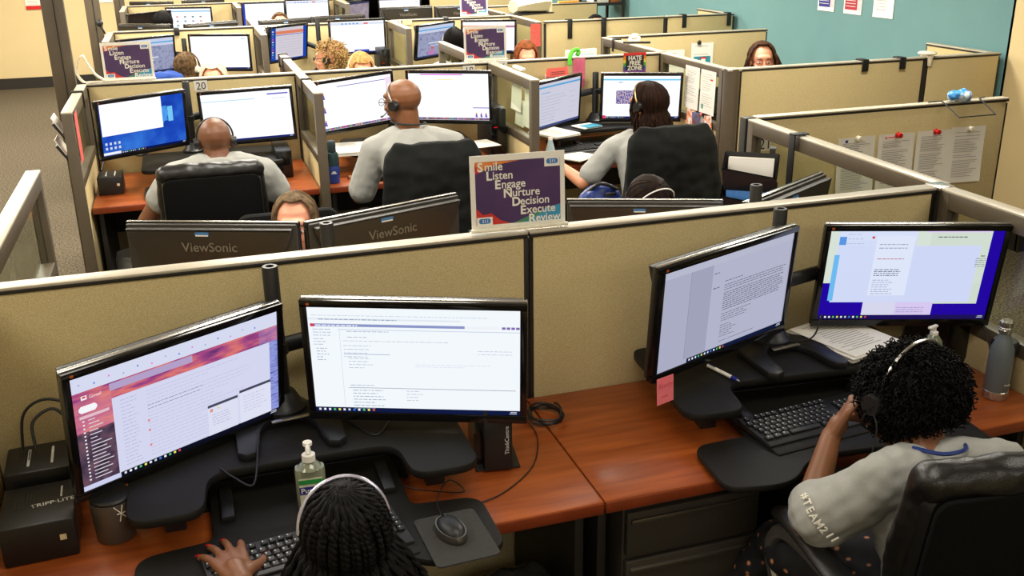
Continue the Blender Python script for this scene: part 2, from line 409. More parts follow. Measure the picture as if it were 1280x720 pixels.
# drawer pedestal under near right desk
t = thing('drawer_pedestal', 'dark grey drawer pedestal under the near right cherry desk', 'drawers', (.95, 2.03, 0), 0)
dk = pbr('charcoal_drawer_metal', rgb(52, 47, 40), .5, var=.05)
link('carcass', MB().box((.2, .26, .345), (.4, .5, .67), dk, .003), t)
for z0, z1 in ((.53, .67), (.33, .52), (.03, .32)):
    d_ = link('drawer', MB().box((.2, 0, (z0+z1)/2), (.39, .02, z1-z0-.008), dk, .004), t)
    link('handle', MB().box((.2, -.012, z1-.03), (.37, .012, .014), steel, .003), d_)
for x, lb in ((1.62, 'dark file pedestal behind the legs of the woman in grey'),):
    t = thing('drawer_pedestal', lb, 'drawers', (x, 2.1, 0), 0)
    link('carcass', MB().box((.2, .2, .345), (.4, .4, .67), dk, .003), t)
    for z0, z1 in ((.53, .67), (.33, .52), (.03, .32)): link('drawer', MB().box((.2, -.005, (z0+z1)/2), (.39, .02, z1-z0-.008), dk, .004), t)
# ------------------------------------------------------------ monitors
def screen_api(W, Hh, bz=.018, bot=.024):
    # drawing helper: u right, v down in 0..1 of the lit area
    w = W-2*bz; h = Hh-bz-bot
    mb = MB()
    def P(u, v, k): return (-W/2+bz+u*w, -.0006-.0004*k, Hh/2-bz-v*h)
    def q(u0, v0, u1, v1, m, k=1): mb.quad(P(u0, v1, k), P(u1, v1, k), P(u1, v0, k), P(u0, v0, k), m)
    def poly(pts, m, k=1):
        mb.add([P(u, v, k) for u, v in pts], [tuple(range(len(pts)))], m)
    def lines(u0, v0, u1, n, dv, m, th=.006, k=2, jit=.4, seed=1):
        R = random.Random(seed)
        for i in range(n):
            e = u1-(u1-u0)*jit*R.random(); u = u0
            while u < e-.004:
                wl = min(e-u, .008+.02*R.random()); q(u, v0+i*dv, u+wl, v0+i*dv+th, m, k); u += wl+.005
    def txt(s, u, v, size, m, k=3, off=0):
        p = P(u, v, k); mb.text(s, size, m, T(*p) @ RX(pi/2), .00005, off)
    def taskbar(v=.955, dark=(14, 18, 40), u0=0, n=12, s=1):
        q(u0, v, 1, 1, em(*dark), 2); R = random.Random(5)
        cs = [(230, 235, 245), (70, 120, 200), (200, 210, 220), (240, 230, 90), (225, 225, 230), (240, 245, 250), (200, 80, 70), (90, 190, 110)]
        for i in range(n):
            q(u0+.015+i*.024, v+.012, u0+.026+i*.024, v+.032, em(*cs[R.randrange(8)]), 3)
        q(.955, v+.01, .985, v+.018, em(200, 205, 215), 3); q(.95, v+.026, .985, v+.033, em(200, 205, 215), 3)
    return mb, q, poly, lines, txt, taskbar
ORG = pbr('amber_badge', rgb(190, 90, 30), .5)
def monitor(label, pos, yaw, tilt=0, roll=0, W=.565, Hh=.345, content=None, group=None, led=True, deep=.05):
    R = RZ(radians(yaw)) @ RX(radians(tilt)) @ RY(radians(roll))
    t = thing('monitor', label, 'monitor', pos, 0, group, R=R)
    bz = .018; bot = .024
    fr = MB(); y0 = .0
    fr.box((0, .008, Hh/2-bz/2), (W, .024, bz), gloss, .002); fr.box((0, .008, -Hh/2+bot/2), (W, .024, bot), gloss, .002)
    for x in (-1, 1): fr.box((x*(W/2-bz/2), .008, (bot-bz)/2), (bz, .024, Hh-bz-bot), gloss, .002)
    fr.box((-W/2+.022, -.0045, Hh/2-.009), (.008, .001, .006), ORG)
    link('bezel', fr, t)
    link('edge_trim', MB().box((0, .014, Hh/2+.001), (W-.004, .012, .003), silver, .001), t)
    if content:
        api = screen_api(W, Hh, bz, bot); content(*api[1:]); s = link('screen', api[0], t, smooth=False)
    else: link('screen', MB().box((0, .002, (bot-bz)/2), (W-2*bz, .006, Hh-bz-bot), gloss), t)
    # rear shell
    sh = MB().box((0, .027, 0), (W-.006, .016, Hh-.006), vsback, .006)
    z_ = Hh/2-.012; bp = rpoly([(-W/2+.012, z_), (-W/2+.03, z_-.06), (-W/2+.06, z_-.105), (-W/2+.11, z_-.14), (W/2-.11, z_-.14), (W/2-.06, z_-.105), (W/2-.03, z_-.06), (W/2-.012, z_)], [.004, .03, .03, .03, .03, .03, .03, .004])
    sh.prism(bp, 0, .028, vsback, T(0, .062, 0) @ RX(pi/2), .007)
    sh.box((0, .042, Hh/2-.158), (W-.24, .02, .004), steel, .001)
    sh.box((0, .055, -.03), (.12, .02, .12), blackp, .006)
    link('rear_shell', sh, t)
    M = T(0, .0635, Hh/2-.085) @ RZ(pi) @ RX(pi/2)
    link('brand_lettering', MB().text('ViewSonic', .043, vslet, M, .0004, .008, 'C', 1.0), t)
    link('asset_sticker', MB().box((.02, .0628, Hh/2-.028), (.044, .0012, .014), bluesk).box((.02, .0635, Hh/2-.032), (.04, .0012, .004), paper), t)
    return t
# screen contents
WH = em(242, 248, 252); 
def c_email(q, poly, L, txt, tb):
    sun = em_noise('sunset_picture', [(92, 50, 110), (160, 70, 130), (225, 120, 110), (120, 70, 150)], 9, 1, (1, 1, 5))
    rock = em_noise('rocky_picture', [(40, 30, 45), (85, 65, 85), (120, 85, 95)], 30)
    sky = em_noise('pink_sky_picture', [(235, 150, 120), (200, 110, 140), (130, 70, 120)], 7, 1, (1, 1, 4))
    sea = em_noise('violet_sea_picture', [(60, 60, 150), (150, 160, 225), (90, 90, 180)], 20, 1, (1, 1, 6))
    q(0, 0, 1, 1, em(205, 208, 238), 0)
    q(0, 0, 1, .13, em(214, 218, 240), 1)
    for i in range(14): q(.03+i*.065, .06+.02*(i % 2), .037+i*.065, .075+.02*(i % 2), em([160, 90, 230][i % 3], [180, 130, 120][i % 3], 220), 2)
    q(0, .13, 1, .27, sun, 1); q(.9, .13, 1, .99, sea, 1); q(.16, .14, .55, .20, em(178, 160, 200), 2)
    txt('Gmail', .07, .2, .012, em(235, 225, 235), 3)
    q(.035, .165, .06, .2, em(240, 240, 245), 3); q(.04, .17, .055, .185, em(200, 60, 60), 4)
    q(0, .2, .165, .5, sky, 1); q(0, .48, .165, .955, rock, 1)
    pts = [(.015+.035*(1-cos(a)) if False else .0, 0) for a in (0,)]
    cx = [(.025+.0, .265)]
    poly([(.03, .25), (.09, .25), (.1, .27), (.1, .29), (.09, .31), (.03, .31), (.02, .29), (.02, .27)], em(245, 245, 250), 3)
    q(.02, .335, .15, .36, em(225, 190, 200), 2)
    for i in range(17):
        q(.03, .375+i*.033, .038, .388+i*.033, em(235, 235, 240), 3)
        q(.055, .378+i*.033, .085+.04*((i*7) % 5)/5+(.03 if i > 6 else 0), .386+i*.033, em(215, 210, 220), 3)
    q(.165, .27, .955, .955, em(212, 214, 240), 2)
    L(.2, .31, .28, 19, .033, em(175, 172, 205), .005, 3, .3, 3); L(.32, .31, .86, 19, .033, em(186, 184, 214), .004, 3, .6, 4)
    L(.32, .44, .62, 2, .033, em(110, 105, 140), .005, 4, .2, 9)
    for v in (.57, .66, .8): q(.315, v, .325, v+.02, em(225, 130, 130), 4)
    q(.61, .66, .77, .685, em(70, 70, 90), 5); q(.78, .63, .955, .655, em(70, 70, 90), 5)
    q(.61, .685, .77, .955, em(220, 222, 242), 4); q(.78, .655, .955, .955, em(222, 224, 244), 4)
    L(.63, .76, .74, 5, .025, em(170, 170, 205), .005, 6, .2, 2); L(.8, .7, .93, 6, .03, em(175, 175, 208), .004, 6, .3, 3)
    q(.62, .7, .635, .73, em(220, 150, 130), 6); q(.66, .705, .67, .72, em(235, 200, 90), 6)
    tb(.95, (14, 16, 34), .17)
def c_form(q, poly, L, txt, tb):
    q(0, 0, 1, 1, WH, 0); q(0, .1, .72, .115, em(225, 232, 240), 1)
    L(.02, .07, .9, 1, .02, em(200, 212, 230), .006); L(.05, .105, .42, 1, .02, em(150, 165, 190), .008, 2, 0)
    q(.01, .15, .74, .175, em(140, 150, 200), 2); q(.74, .15, .9, .175, em(240, 242, 250), 2); q(.01, .15, .03, .178, em(210, 60, 90), 3); L(.035, .158, .24, 1, .1, em(235, 238, 250), .01, 4, 0)
    for i in range(4): q(.915+i*.022, .152, .932+i*.022, .174, em(130, 110, 180), 3)
    q(.14, .2, 1, .205, em(190, 196, 222), 1); q(.145, .2, .147, .95, em(206, 212, 232), 1)
    L(.02, .2, .12, 3, .028, em(170, 178, 205), .006, 2, .2, 5); L(.02, .29, .09, 3, .026, em(170, 178, 205), .006, 2, .4, 6); L(.03, .38, .09, 5, .027, em(150, 158, 200), .006, 2, .5, 7)
    L(.18, .215, .4, 1, .03, em(160, 168, 198), .006); L(.18, .27, .28, 1, .03, em(170, 176, 200), .006); L(.16, .305, .66, 1, .03, em(186, 192, 212), .005, 2, 0); L(.16, .35, .3, 4, .035, em(170, 178, 205), .005, 2, .3, 3)
    q(.16, .43, .38, .435, em(150, 160, 200), 2); L(.8, .38, .97, 2, .03, em(186, 192, 212), .005)
    L(.18, .47, .3, 4, .03, em(170, 178, 205), .005, 2, .4, 11); L(.5, .52, .88, 2, .02, em(205, 212, 228), .004)
    L(.18, .73, .3, 1, .03, em(160, 168, 198), .006); q(.17, .755, .98, .76, em(140, 140, 165), 2)
    L(.19, .78, .35, 7, .03, em(150, 156, 185), .006, 2, .4, 8); L(.45, .78, .53, 4, .03, em(170, 176, 200), .005, 2, .5, 9)
    tb(.955, (16, 26, 66))
def c_doc(q, poly, L, txt, tb):
    q(0, 0, 1, 1, em(170, 172, 196), 0); q(0, 0, 1, .07, em(182, 184, 205), 1); q(.2, .07, .36, .95, em(160, 162, 186), 1); q(.195, .07, .197, .95, em(90, 92, 110), 2)
    q(.36, .07, .99, .95, em(178, 180, 203), 1); L(.37, .16, .41, 1, .02, em(90, 90, 110), .008, 3, 0); L(.37, .31, .42, 1, .02, em(80, 80, 100), .008, 3, 0)
    L(.46, .27, .6, 1, .03, em(70, 70, 90), .006, 3, 0); L(.46, .31, .97, 3, .024, em(90, 92, 112), .007, 3, .1, 3); L(.46, .39, .96, 9, .022, em(96, 98, 118), .008, 3, .08, 4)
    L(.46, .61, .8, 4, .024, em(100, 102, 122), .007, 3, .5, 5); L(.46, .73, .62, 6, .024, em(104, 106, 126), .007, 3, .6, 6); L(.46, .9, .75, 1, .02, em(110, 112, 132), .007, 3, 0)
    tb(.955, (20, 28, 60), .22)
def c_blue(q, poly, L, txt, tb):
    q(0, 0, 1, 1, em(34, 8, 160), 0); q(.0, .0, .93, .58, em(214, 226, 214), 1); q(.58, 0, .93, .82, em(206, 218, 206), 1)
    q(.55, .0, .93, .015, em(225, 205, 245), 2)
    q(.055, .16, .88, .8, em(206, 216, 246), 2)
    q(.055, 0, .5, .1, em(214, 224, 248), 3); q(.05, .0, .5, .78, em(210, 220, 247), 2)
    q(.055, .06, .095, .15, em(90, 150, 225), 4); q(.04, .26, .07, .78, em(110, 185, 240), 4)
    q(.27, .05, .49, .72, em(222, 230, 250), 4); q(.24, .055, .255, .08, em(210, 60, 80), 5)
    L(.1, .03, .24, 3, .05, em(170, 180, 210), .006, 5, .5, 2); L(.29, .14, .48, 2, .04, em(140, 148, 180), .008, 6, .6, 3); L(.29, .3, .45, 1, .03, em(190, 90, 120), .008, 6, .2)
    L(.285, .42, .44, 4, .022, em(90, 96, 120), .008, 6, .1, 5); L(.285, .54, .44, 7, .026, em(150, 160, 190), .007, 6, .5, 6); L(.62, .06, .8, 1, .04, em(90, 100, 90), .01, 3, .5)
    L(.89, .27, .92, 1, .04, em(90, 100, 90), .01, 3, 0); L(.865, .3, .925, 5, .022, em(130, 140, 140), .007, 3, .2, 8)
    q(.255, .8, .45, .95, em(214, 214, 236), 2); q(.45, .8, .67, .95, em(214, 200, 240), 2); L(.46, .86, .64, 3, .025, em(160, 150, 200), .008, 3, .2, 9)
    tb(.95, (30, 18, 90))
def c_win(q, poly, L, txt, tb):
    blue = em_noise('blue_desktop_picture', [(18, 40, 140), (30, 75, 190), (60, 130, 225)], 4)
    q(0, 0, 1, 1, blue, 0); q(.01, 0, .73, .62, em(250, 250, 255, 1.1), 1); q(.8, .22, .86, .52, em(120, 200, 245), 2); q(.73, .2, .79, .5, em(70, 150, 235), 2)
    for a, b in ((.52, .3), (.22, .42)): poly([(.73, a), (.8, b-.08), (.8, b), (.73, a+.05)], em(80, 160, 240), 3)
    for i in range(4):
        for j in range(2): q(.03+.05*i, .75+.09*j, .055+.05*i, .8+.09*j, em(210, 220, 235), 2)
    q(0, .94, .2, .99, em(240, 240, 245), 3); tb(.955, (10, 24, 80), .2)
def c_white(bar=(225, 232, 245), k=0):
    def f(q, poly, L, txt, tb):
        q(0, 0, 1, 1, em(250, 250, 255, 1.15), 0)
        if k == 1: q(0, .14, .6, .16, em(190, 225, 240), 1); q(.74, .06, .98, .09, em(110, 110, 200), 1); L(.8, .16, .95, 1, .1, em(150, 190, 230), .012, 2, 0)
        if k == 2: L(.88, .07, .95, 1, .1, em(90, 180, 225), .02, 2, 0)
        if k == 3: q(0, .03, 1, .11, em(*bar), 1); [q(.2+i*.07, .05, .24+i*.07, .09, em(120, 170, 230), 2) for i in range(5)]; q(.62, .05, .7, .09, em(235, 80, 80), 2); q(.42, .9, .7, 1, em(60, 90, 190), 1)
        if k == 4:
            q(0, .08, 1, .13, em(150, 205, 235), 1)
            for i in range(4):
                for j in range(3): q(.2+i*.18, .3+.18*j, .25+i*.18, .36+.18*j, em([230, 120, 80, 150][(i+j) % 4], 150, [140, 200, 180, 110][(i*j) % 4]), 1)
        if k == 5: q(0, .12, 1, .2, em(240, 160, 130), 1); q(.6, .15, 1, .18, em(120, 120, 200), 2)
        if k == 6:
            q(0, 0, .05, 1, em(50, 70, 190), 1)
            L(.3, .2, .9, 10, .07, em(170, 205, 235), .01, 1, .5, 4)
        tb(.96, (30, 40, 110))
    return f
def c_people(left):
    def f(q, poly, L, txt, tb):
        q(0, 0, 1, 1, em(250, 250, 255, 1.15), 0)
        R = random.Random(3 if left else 4)
        def fig(u, v, s=.07):
            q(u-s*.28, v, u+s*.28, v+s*1.6, em(110, 90, 190), 2); q(u-s*.18, v-s*.9, u+s*.18, v, em(200, 140, 110), 2); q(u+.01, v+s, u+s*.4, v+s*1.7, em(90, 80, 200), 3)
        if left:
            q(.25, .09, .92, .105, em(90, 80, 180), 2); q(.92, .05, .995, .95, em(246, 225, 245), 1)
            for v in (.33, .62, .9): fig(.06, v-.08, .05)
            fig(.96, .3, .05); fig(.96, .8, .05)
            for u in (.3, .75): q(u, .2, u+.003, .8, em(205, 215, 235), 2)
            q(.3, .2, .75, .206, em(205, 215, 235), 2)
        else:
            q(.15, .01, .68, .035, em(235, 120, 235), 2); q(.36, .12, .56, .14, em(250, 240, 160), 2); q(.8, .1, .802, .95, em(190, 185, 215), 2); q(.8, .72, 1, .74, em(140, 120, 200), 2)
            for u in (.84, .9, .96): fig(u, .87, .04)
            fig(.03, .88, .05)
        q(0, .95, 1, .995, em(110, 90, 120), 3)
        for i in range(26): q(.02+.036*i, .958, .045+.036*i, .985, em(R.randrange(60, 250), R.randrange(40, 200), R.randrange(60, 220)), 4)
    return f
def c_page(q, poly, L, txt, tb):
    q(0, 0, 1, 1, em(206, 206, 222), 0); q(0, .06, 1, .1, em(90, 165, 215), 1); L(.1, .2, .3, 1, .1, em(120, 160, 210), .02, 2, 0)
    L(.1, .3, .7, 9, .07, em(165, 168, 190), .01, 2, .5, 4); L(.75, .3, .92, 5, .12, em(180, 182, 200), .012, 2, .4, 8); q(.0, .95, 1, 1, em(70, 80, 130), 2)
def c_team(q, poly, L, txt, tb):
    q(0, 0, 1, 1, em(248, 250, 255, 1.1), 0); q(0, .07, 1, .105, em(120, 205, 240), 1); L(.2, .14, .25, 1, .1, em(90, 160, 220), .02, 2, 0)
    q(.17, .34, .42, .66, em_noise('team_photo', [(30, 40, 130), (70, 60, 170), (225, 205, 195), (150, 90, 70)], 120), 1); q(.8, .44, .82, .6, em(190, 205, 245), 1)
    tb(.955, (20, 40, 110)); q(0, .93, .04, 1, em(235, 60, 90), 5)
def c_house(q, poly, L, txt, tb):
    q(0, 0, 1, 1, em_noise('muted_collage', [(110, 115, 150), (160, 165, 195), (130, 135, 170)], 22), 0); q(0, 0, 1, .1, em(200, 210, 235), 1); q(0, .1, 1, .14, em(90, 170, 225), 2); q(0, .14, 1, .22, em(205, 210, 230), 2)
    q(.3, .55, .7, .58, em(225, 228, 240), 3); q(.35, .64, .62, .66, em(215, 215, 235), 3); q(.38, .7, .46, .76, em(220, 90, 80), 3); q(.3, .8, .5, .95, em(190, 130, 180), 1)
    q(.0, .96, 1, 1, em(60, 70, 120), 3)
def c_table(q, poly, L, txt, tb):
    q(0, 0, 1, 1, em(30, 70, 170), 0); q(.13, 0, .9, .97, em(212, 205, 215), 1); q(.13, .1, .9, .2, em(225, 130, 100), 2); q(.13, .22, .9, .24, em(100, 110, 190), 2)
    L(.2, .3, .85, 8, .08, em(170, 175, 200), .01, 2, .1, 4)
    for i in range(11): q(.03, .08+i*.08, .07, .12+i*.08, em([230, 120, 90, 220][i % 4], [220, 190, 120, 80][i % 4], 200), 2)
def c_brown(q, poly, L, txt, tb):
    q(0, 0, 1, 1, em_noise('brownish_page', [(140, 125, 135), (175, 165, 175)], 12), 0); q(0, 0, 1, .08, em(60, 60, 90), 1)
MS = [
 ('wide near monitor tilted to the right showing an email inbox with a sunset theme', (-.092, 2.315, 1.034), 28.3, 8.3, -.8, 0, c_email),
 ('near monitor showing a white web form, directly above the braided hair', (.469, 2.265, 1.063), -20.6, 5.7, 1, 0, c_form),
 ('near monitor with a grey text document and a pink sticky note on its corner', (1.39, 2.328, 1.085), 19, 4.9, -1.4, 0, c_doc),
 ('near monitor with overlapping windows on a deep blue desktop', (2.054, 2.38, 1.064), -17.4, 7.2, .9, 0, c_blue),
 ('monitor at desk 20 with a blue desktop and a white window', (-.245, 5.83, 1.093), 30.3, 3.4, -.3, 1, c_win),
 ('white monitor right of the bald head at desk 20', (.323, 5.97, 1.076), -3.5, 3.1, -1.6, 1, c_white(k=1)),
 ('monitor left of the man with glasses showing small purple figures', (.969, 6.025, 1.104), 20.2, 0, -2, 1, c_people(True)),
 ('monitor behind the man with glasses with a magenta line at its top', (1.503, 5.872, 1.127), -31, .6, -.7, 1, c_people(False)),
 ('angled monitor with a grey page and a red tent card above it', (2.27, 6.03, 1.02), 36, 3, 0, 1, c_page),
 ('monitor showing a blue team photograph under the rainbow sign', (2.82, 5.957, 1.03), -18, 3.7, .8, 1, c_team),
 ('monitor partly hidden by the first acronym sign, showing a muted collage', (-.283, 9.314, 1.077), 29.2, 3.9, -.4, 1, c_house),
 ('blank white monitor above the grey haired head', (.322, 9.292, 1.078), -16.1, .9, .6, 1, c_white(k=2)),
 ('angled monitor with an orange banner beside the number 12', (.922, 9.279, 1.135), 45.3, 6, 1.1, 1, c_table),
 ('white monitor with a small red button above the blonde fringe', (1.546, 9.30, 1.156), 6.9, -1.4, .6, 1, c_white(k=3)),
 ('angled monitor with a muted collage beside the dark haired head', (2.251, 9.217, 1.103), 36.3, 8, -.3, 1, c_house),
 ('monitor with an orange bar behind the second acronym sign', (2.787, 9.282, 1.104), -4.9, .1, 1.3, 1, c_white(k=5)),
 ('white monitor with small icons in the far row', (.133, 12.72, 1.084), -12, .3, .4, 1, c_white(k=4)),
 ('tilted white monitor with pale blue text in the far row', (.995, 12.70, 1.114), 11.8, 1.2, .7, 1, c_white(k=6)),
 ('white monitor at the top edge, left of the far divider', (1.52, 12.72, 1.13), -5, 0, 0, 1, c_white(k=3)),
 ('small angled monitor with a brown page in the top row', (2.1, 12.6, 1.1), 45, 5, 0, 1, c_brown),
 ('monitor in the top row mostly hidden behind a dark monitor back', (2.66, 12.7, 1.1), -8, 2, 0, 1, c_white(k=2)),
 ('switched off black monitor in the far row', (-.3, 12.62, 1.05), 25, 0, -1.5, 1, None),
]
for lb, p, ya, ti, ro, sm, fn in MS:
    W, hh = (.535, .32) if sm else (.565, .345)
    monitor(lb, p, ya, ti, ro, W, hh, fn)
BK = [('monitor back lettered in grey, left of the half hidden face', (.034, 3.24, 1.045), -21.8, 0),
      ('monitor back lettered in grey, right of the half hidden face', (.566, 3.14, 1.067), 18.8, 0),
      ('low monitor back right of the near acronym sign', (1.54, 3.2, .985), -21.6, 0),
      ('steeply angled monitor back below the black file pockets', (2.0, 3.02, 1.033), 29.7, 0),
      ('far monitor back below the switched off screen', (-.282, 9.96, 1.135), -32, 1), ('far monitor back above the blank white screen', (.283, 9.92, 1.131), 26, 1),
      ('far monitor back above the monitor with the orange banner', (.975, 9.95, 1.132), 14, 1), ('far monitor back below the small brown page monitor', (1.47, 9.93, 1.147), 6, 1),
      ('far monitor back with a pale sticker left of the third acronym sign', (2.138, 9.92, 1.205), 7, 1), ('far monitor back partly behind the third acronym sign', (2.68, 9.92, 1.2), 5, 1),
      ('monitor back at the top edge above the far left partition', (-.273, 13.2, 1.133), -20, 1), ('second monitor back at the top edge beside an orange item', (.32, 13.2, 1.14), 20, 1)]
for lb, p, ya, sm in BK:
    W, hh = (.535, .32) if sm else (.565, .345)
    # seen from behind: the lit face points away from the camera
    monitor('dark '+lb, p, ya+180, 0, 0, W, hh, c_white(k=1))
# ------------------------------------------------------------ sit-stand converters
def converter(label, x, y, yaw=0, w=.83, z=.74, lean=0):
    # origin: middle of the back edge of the board, on the desk
    t = thing('desk_riser', label, 'desk riser', (x, y, z), radians(yaw))
    h = w/2
    out = rpoly([(-h, 0), (-h, -.47), (-h+.17, -.47), (-h+.185, -.3), (h-.185, -.3), (h-.17, -.47), (h, -.47), (h, 0)], [.05, .06, .05, .06, .06, .05, .06, .05], 6)
    link('top_board', MB().prism(out[::-1], .093, .117, mattb, None, .006), t)
    tr = rpoly([(-h+.18, -.2), (-h+.18, -.46), (-h+.01, -.48), (-h+.01, -.705), (-h+.19, -.72), (-h+.29, -.605), (h-.29, -.605), (h-.19, -.72), (h-.01, -.705), (h-.01, -.48), (h-.18, -.46), (h-.18, -.2)], [.03, .02, .05, .05, .07, .12, .12, .07, .05, .05, .02, .03], 6)
    link('keyboard_tray', MB().prism(tr[::-1], .012, .032, mattb, None, .006), t)
    for s in (-1, 1):
        a = MB().box((s*(h-.1), -.36, .06), (.05, .05, .075), blackp, .005); a.tube([(s*(h-.14), -.06, .02), (s*(h-.14), -.3, .085)], .012, steel, 8)
        link('lift_arm', a, t)
        link('tray_bracket', MB().box((s*(h-.22), -.33, .04), (.03, .14, .018), blackp, .003), t)
    link('base_frame', MB().box((0, -.1, .008), (w-.2, .14, .016), blackp, .004).box((0, -.15, .005), (w-.3, .27, .01), mattb, .002), t)
    return t
converter('black desk riser holding the braided woman\'s monitors', .17, 2.55)
converter('black desk riser with the white pen lying on it', 1.63, 2.56, -5)
for i, (lb, x, y, yw) in enumerate([('black desk riser of the man in the leather chair', .1, 6.2, 0), ('black desk riser of the man with glasses', 1.26, 6.2, 0), ('black desk riser below the team photograph', 2.52, 6.2, 0)]):
    converter(lb, x, y, yw, .78)
for lb, x in (('black desk riser of the person in the blue sweater', .05), ('black desk riser of the curly blonde person', 1.27), ('black desk riser of the dark haired person in the third row', 2.5)):
    converter(lb, x, 9.5, 0, .78)
# ------------------------------------------------------------ monitor arms
def arm(label, x, y, z, top, targets, horseshoe=True, s=1, cup=False):
    t = thing('monitor_mount', label, 'monitor mount', (x, y, z), 0)
    H_ = top-z
    b = MB()
    if horseshoe:
        out = []; n = 16
        for k in range(n+1):
            a = pi*k/n; out.append((.135*cos(a), -.13+.12*sin(a)))
        out += [(-.135, -.27), (-.115, -.29), (-.09, -.28), (-.08, -.25)]
        for k in range(n+1):
            a = pi-pi*k/n; out.append((.075*cos(a), -.2+.1*sin(a)))
        out += [(.08, -.25), (.09, -.28), (.115, -.29), (.135, -.27)]
        b.prism(out, 0, .022, blackp, T(0, .06, 0), .005)
        b.box((.0, -.075, .025), (.1, .014, .006), silver, .002, RZ(.12))
    b.lathe([(.0, 0), (.062, 0), (.062, .012), (.05, .02), (.035, .05), (.03, .055), (0, .055)], blackp, 28, T(0, 0, .02 if horseshoe else 0))
    link('base', b, t)
    link('pole', MB().lathe([(.0, .03), (.021, .03), (.021, H_-.004), (.019, H_), (.011, H_), (.011, H_-.03), (0, H_-.03)], blackp, 24), t)
    link('pole_collar', MB().lathe([(.023, 0), (.028, .002), (.028, .03), (.023, .032)], blackp, 24, T(0, 0, 1.04-z)), t)
    for (tx, ty, tz, yaw) in targets:
        d = V((sin(radians(yaw)), -cos(radians(yaw)), 0))
        back = V((tx, ty, tz))-d*.075-V((x, y, z))
        el = V((back.x*.55+(.0), max(back.y*.5, 0)+.06, back.z))
        a = MB().tube([(0, 0, 1.06-z), tuple(el)], .016, blackp, 10, flat=1.4); a.cyl((el.x, el.y, el.z-.03), (el.x, el.y, el.z+.035), .024, blackp)
        a.tube([tuple(el), tuple(back)], .015, blackp, 10, flat=1.3)
        am = link('arm', a, t)
        pl = MB().lathe([(0, 0), (.05, 0), (.055, .006), (.05, .014), (0, .014)], blackp, 20, T(*back) @ RZ(radians(yaw)) @ RX(pi/2))
        pl.box((back.x, back.y, back.z), (.1, .012, .1), blackp, .004)
        link('mounting_plate', pl, am)
    return t
mpos = {i: m for i, m in enumerate(MS)}
def tg(i): m = MS[i]; return (m[1][0], m[1][1], m[1][2], m[2])
arm('black double monitor mount with a tall pole between the two near left screens', .15, 2.5, .857, 1.285, [tg(0), tg(1)])
arm('black double monitor mount with a pole rising left of the blue desktop screen', 1.635, 2.47, .857, 1.3, [tg(2), tg(3)])
arm('black monitor mount at desk 20 beside the number', -.0, 6.16, .857, 1.27, [tg(4), tg(5)], False)
arm('black monitor mount between the figure covered screens at desk 18', 1.2, 6.16, .857, 1.27, [tg(6), tg(7)], False)
arm('black monitor mount below the pink slip', 2.585, 6.17, .857, 1.18, [tg(8), tg(9)], False)
arm('black monitor mount of the person in the blue sweater', .03, 9.45, .857, 1.2, [tg(10), tg(11)], False)
arm('black monitor mount beside the curly blonde head', 1.21, 9.46, .857, 1.33, [tg(12), tg(13)], False)
arm('black monitor mount by the second acronym sign', 2.5, 9.45, .857, 1.2, [tg(14), tg(15)], False)
arm('black monitor mount whose round pole top shows before the right monitor back', .345, 2.85, .741, 1.285, [], False)
arm('black monitor mount pole below the black file pockets', 1.785, 2.85, .741, 1.27, [], False)
def stand(lb, x, y, yaw, top, z=.741):
    t = thing('monitor_stand', lb, 'monitor mount', (x, y, z), radians(yaw))
    link('foot', MB().lathe([(0, 0), (.1, 0), (.1, .008), (.03, .016), (0, .016)], blackp, 24), t)
    link('neck', MB().box((0, 0, (top-z)/2), (.05, .02, top-z-.01), blackp, .004), t)
for i, m in enumerate(BK):
    d = V((sin(radians(m[2])), -cos(radians(m[2])), 0)); p = V(m[1])+d*.09*(-1)
    stand('stand of the '+m[0].replace(' lettered in grey', ''), m[1][0], m[1][1], m[2], m[1][2]-.17)
for i in (16, 17, 18, 19, 20, 21):
    m = MS[i]; stand('stand of the '+m[0], m[1][0], m[1][1]+.02, m[2], m[1][2]-.16)
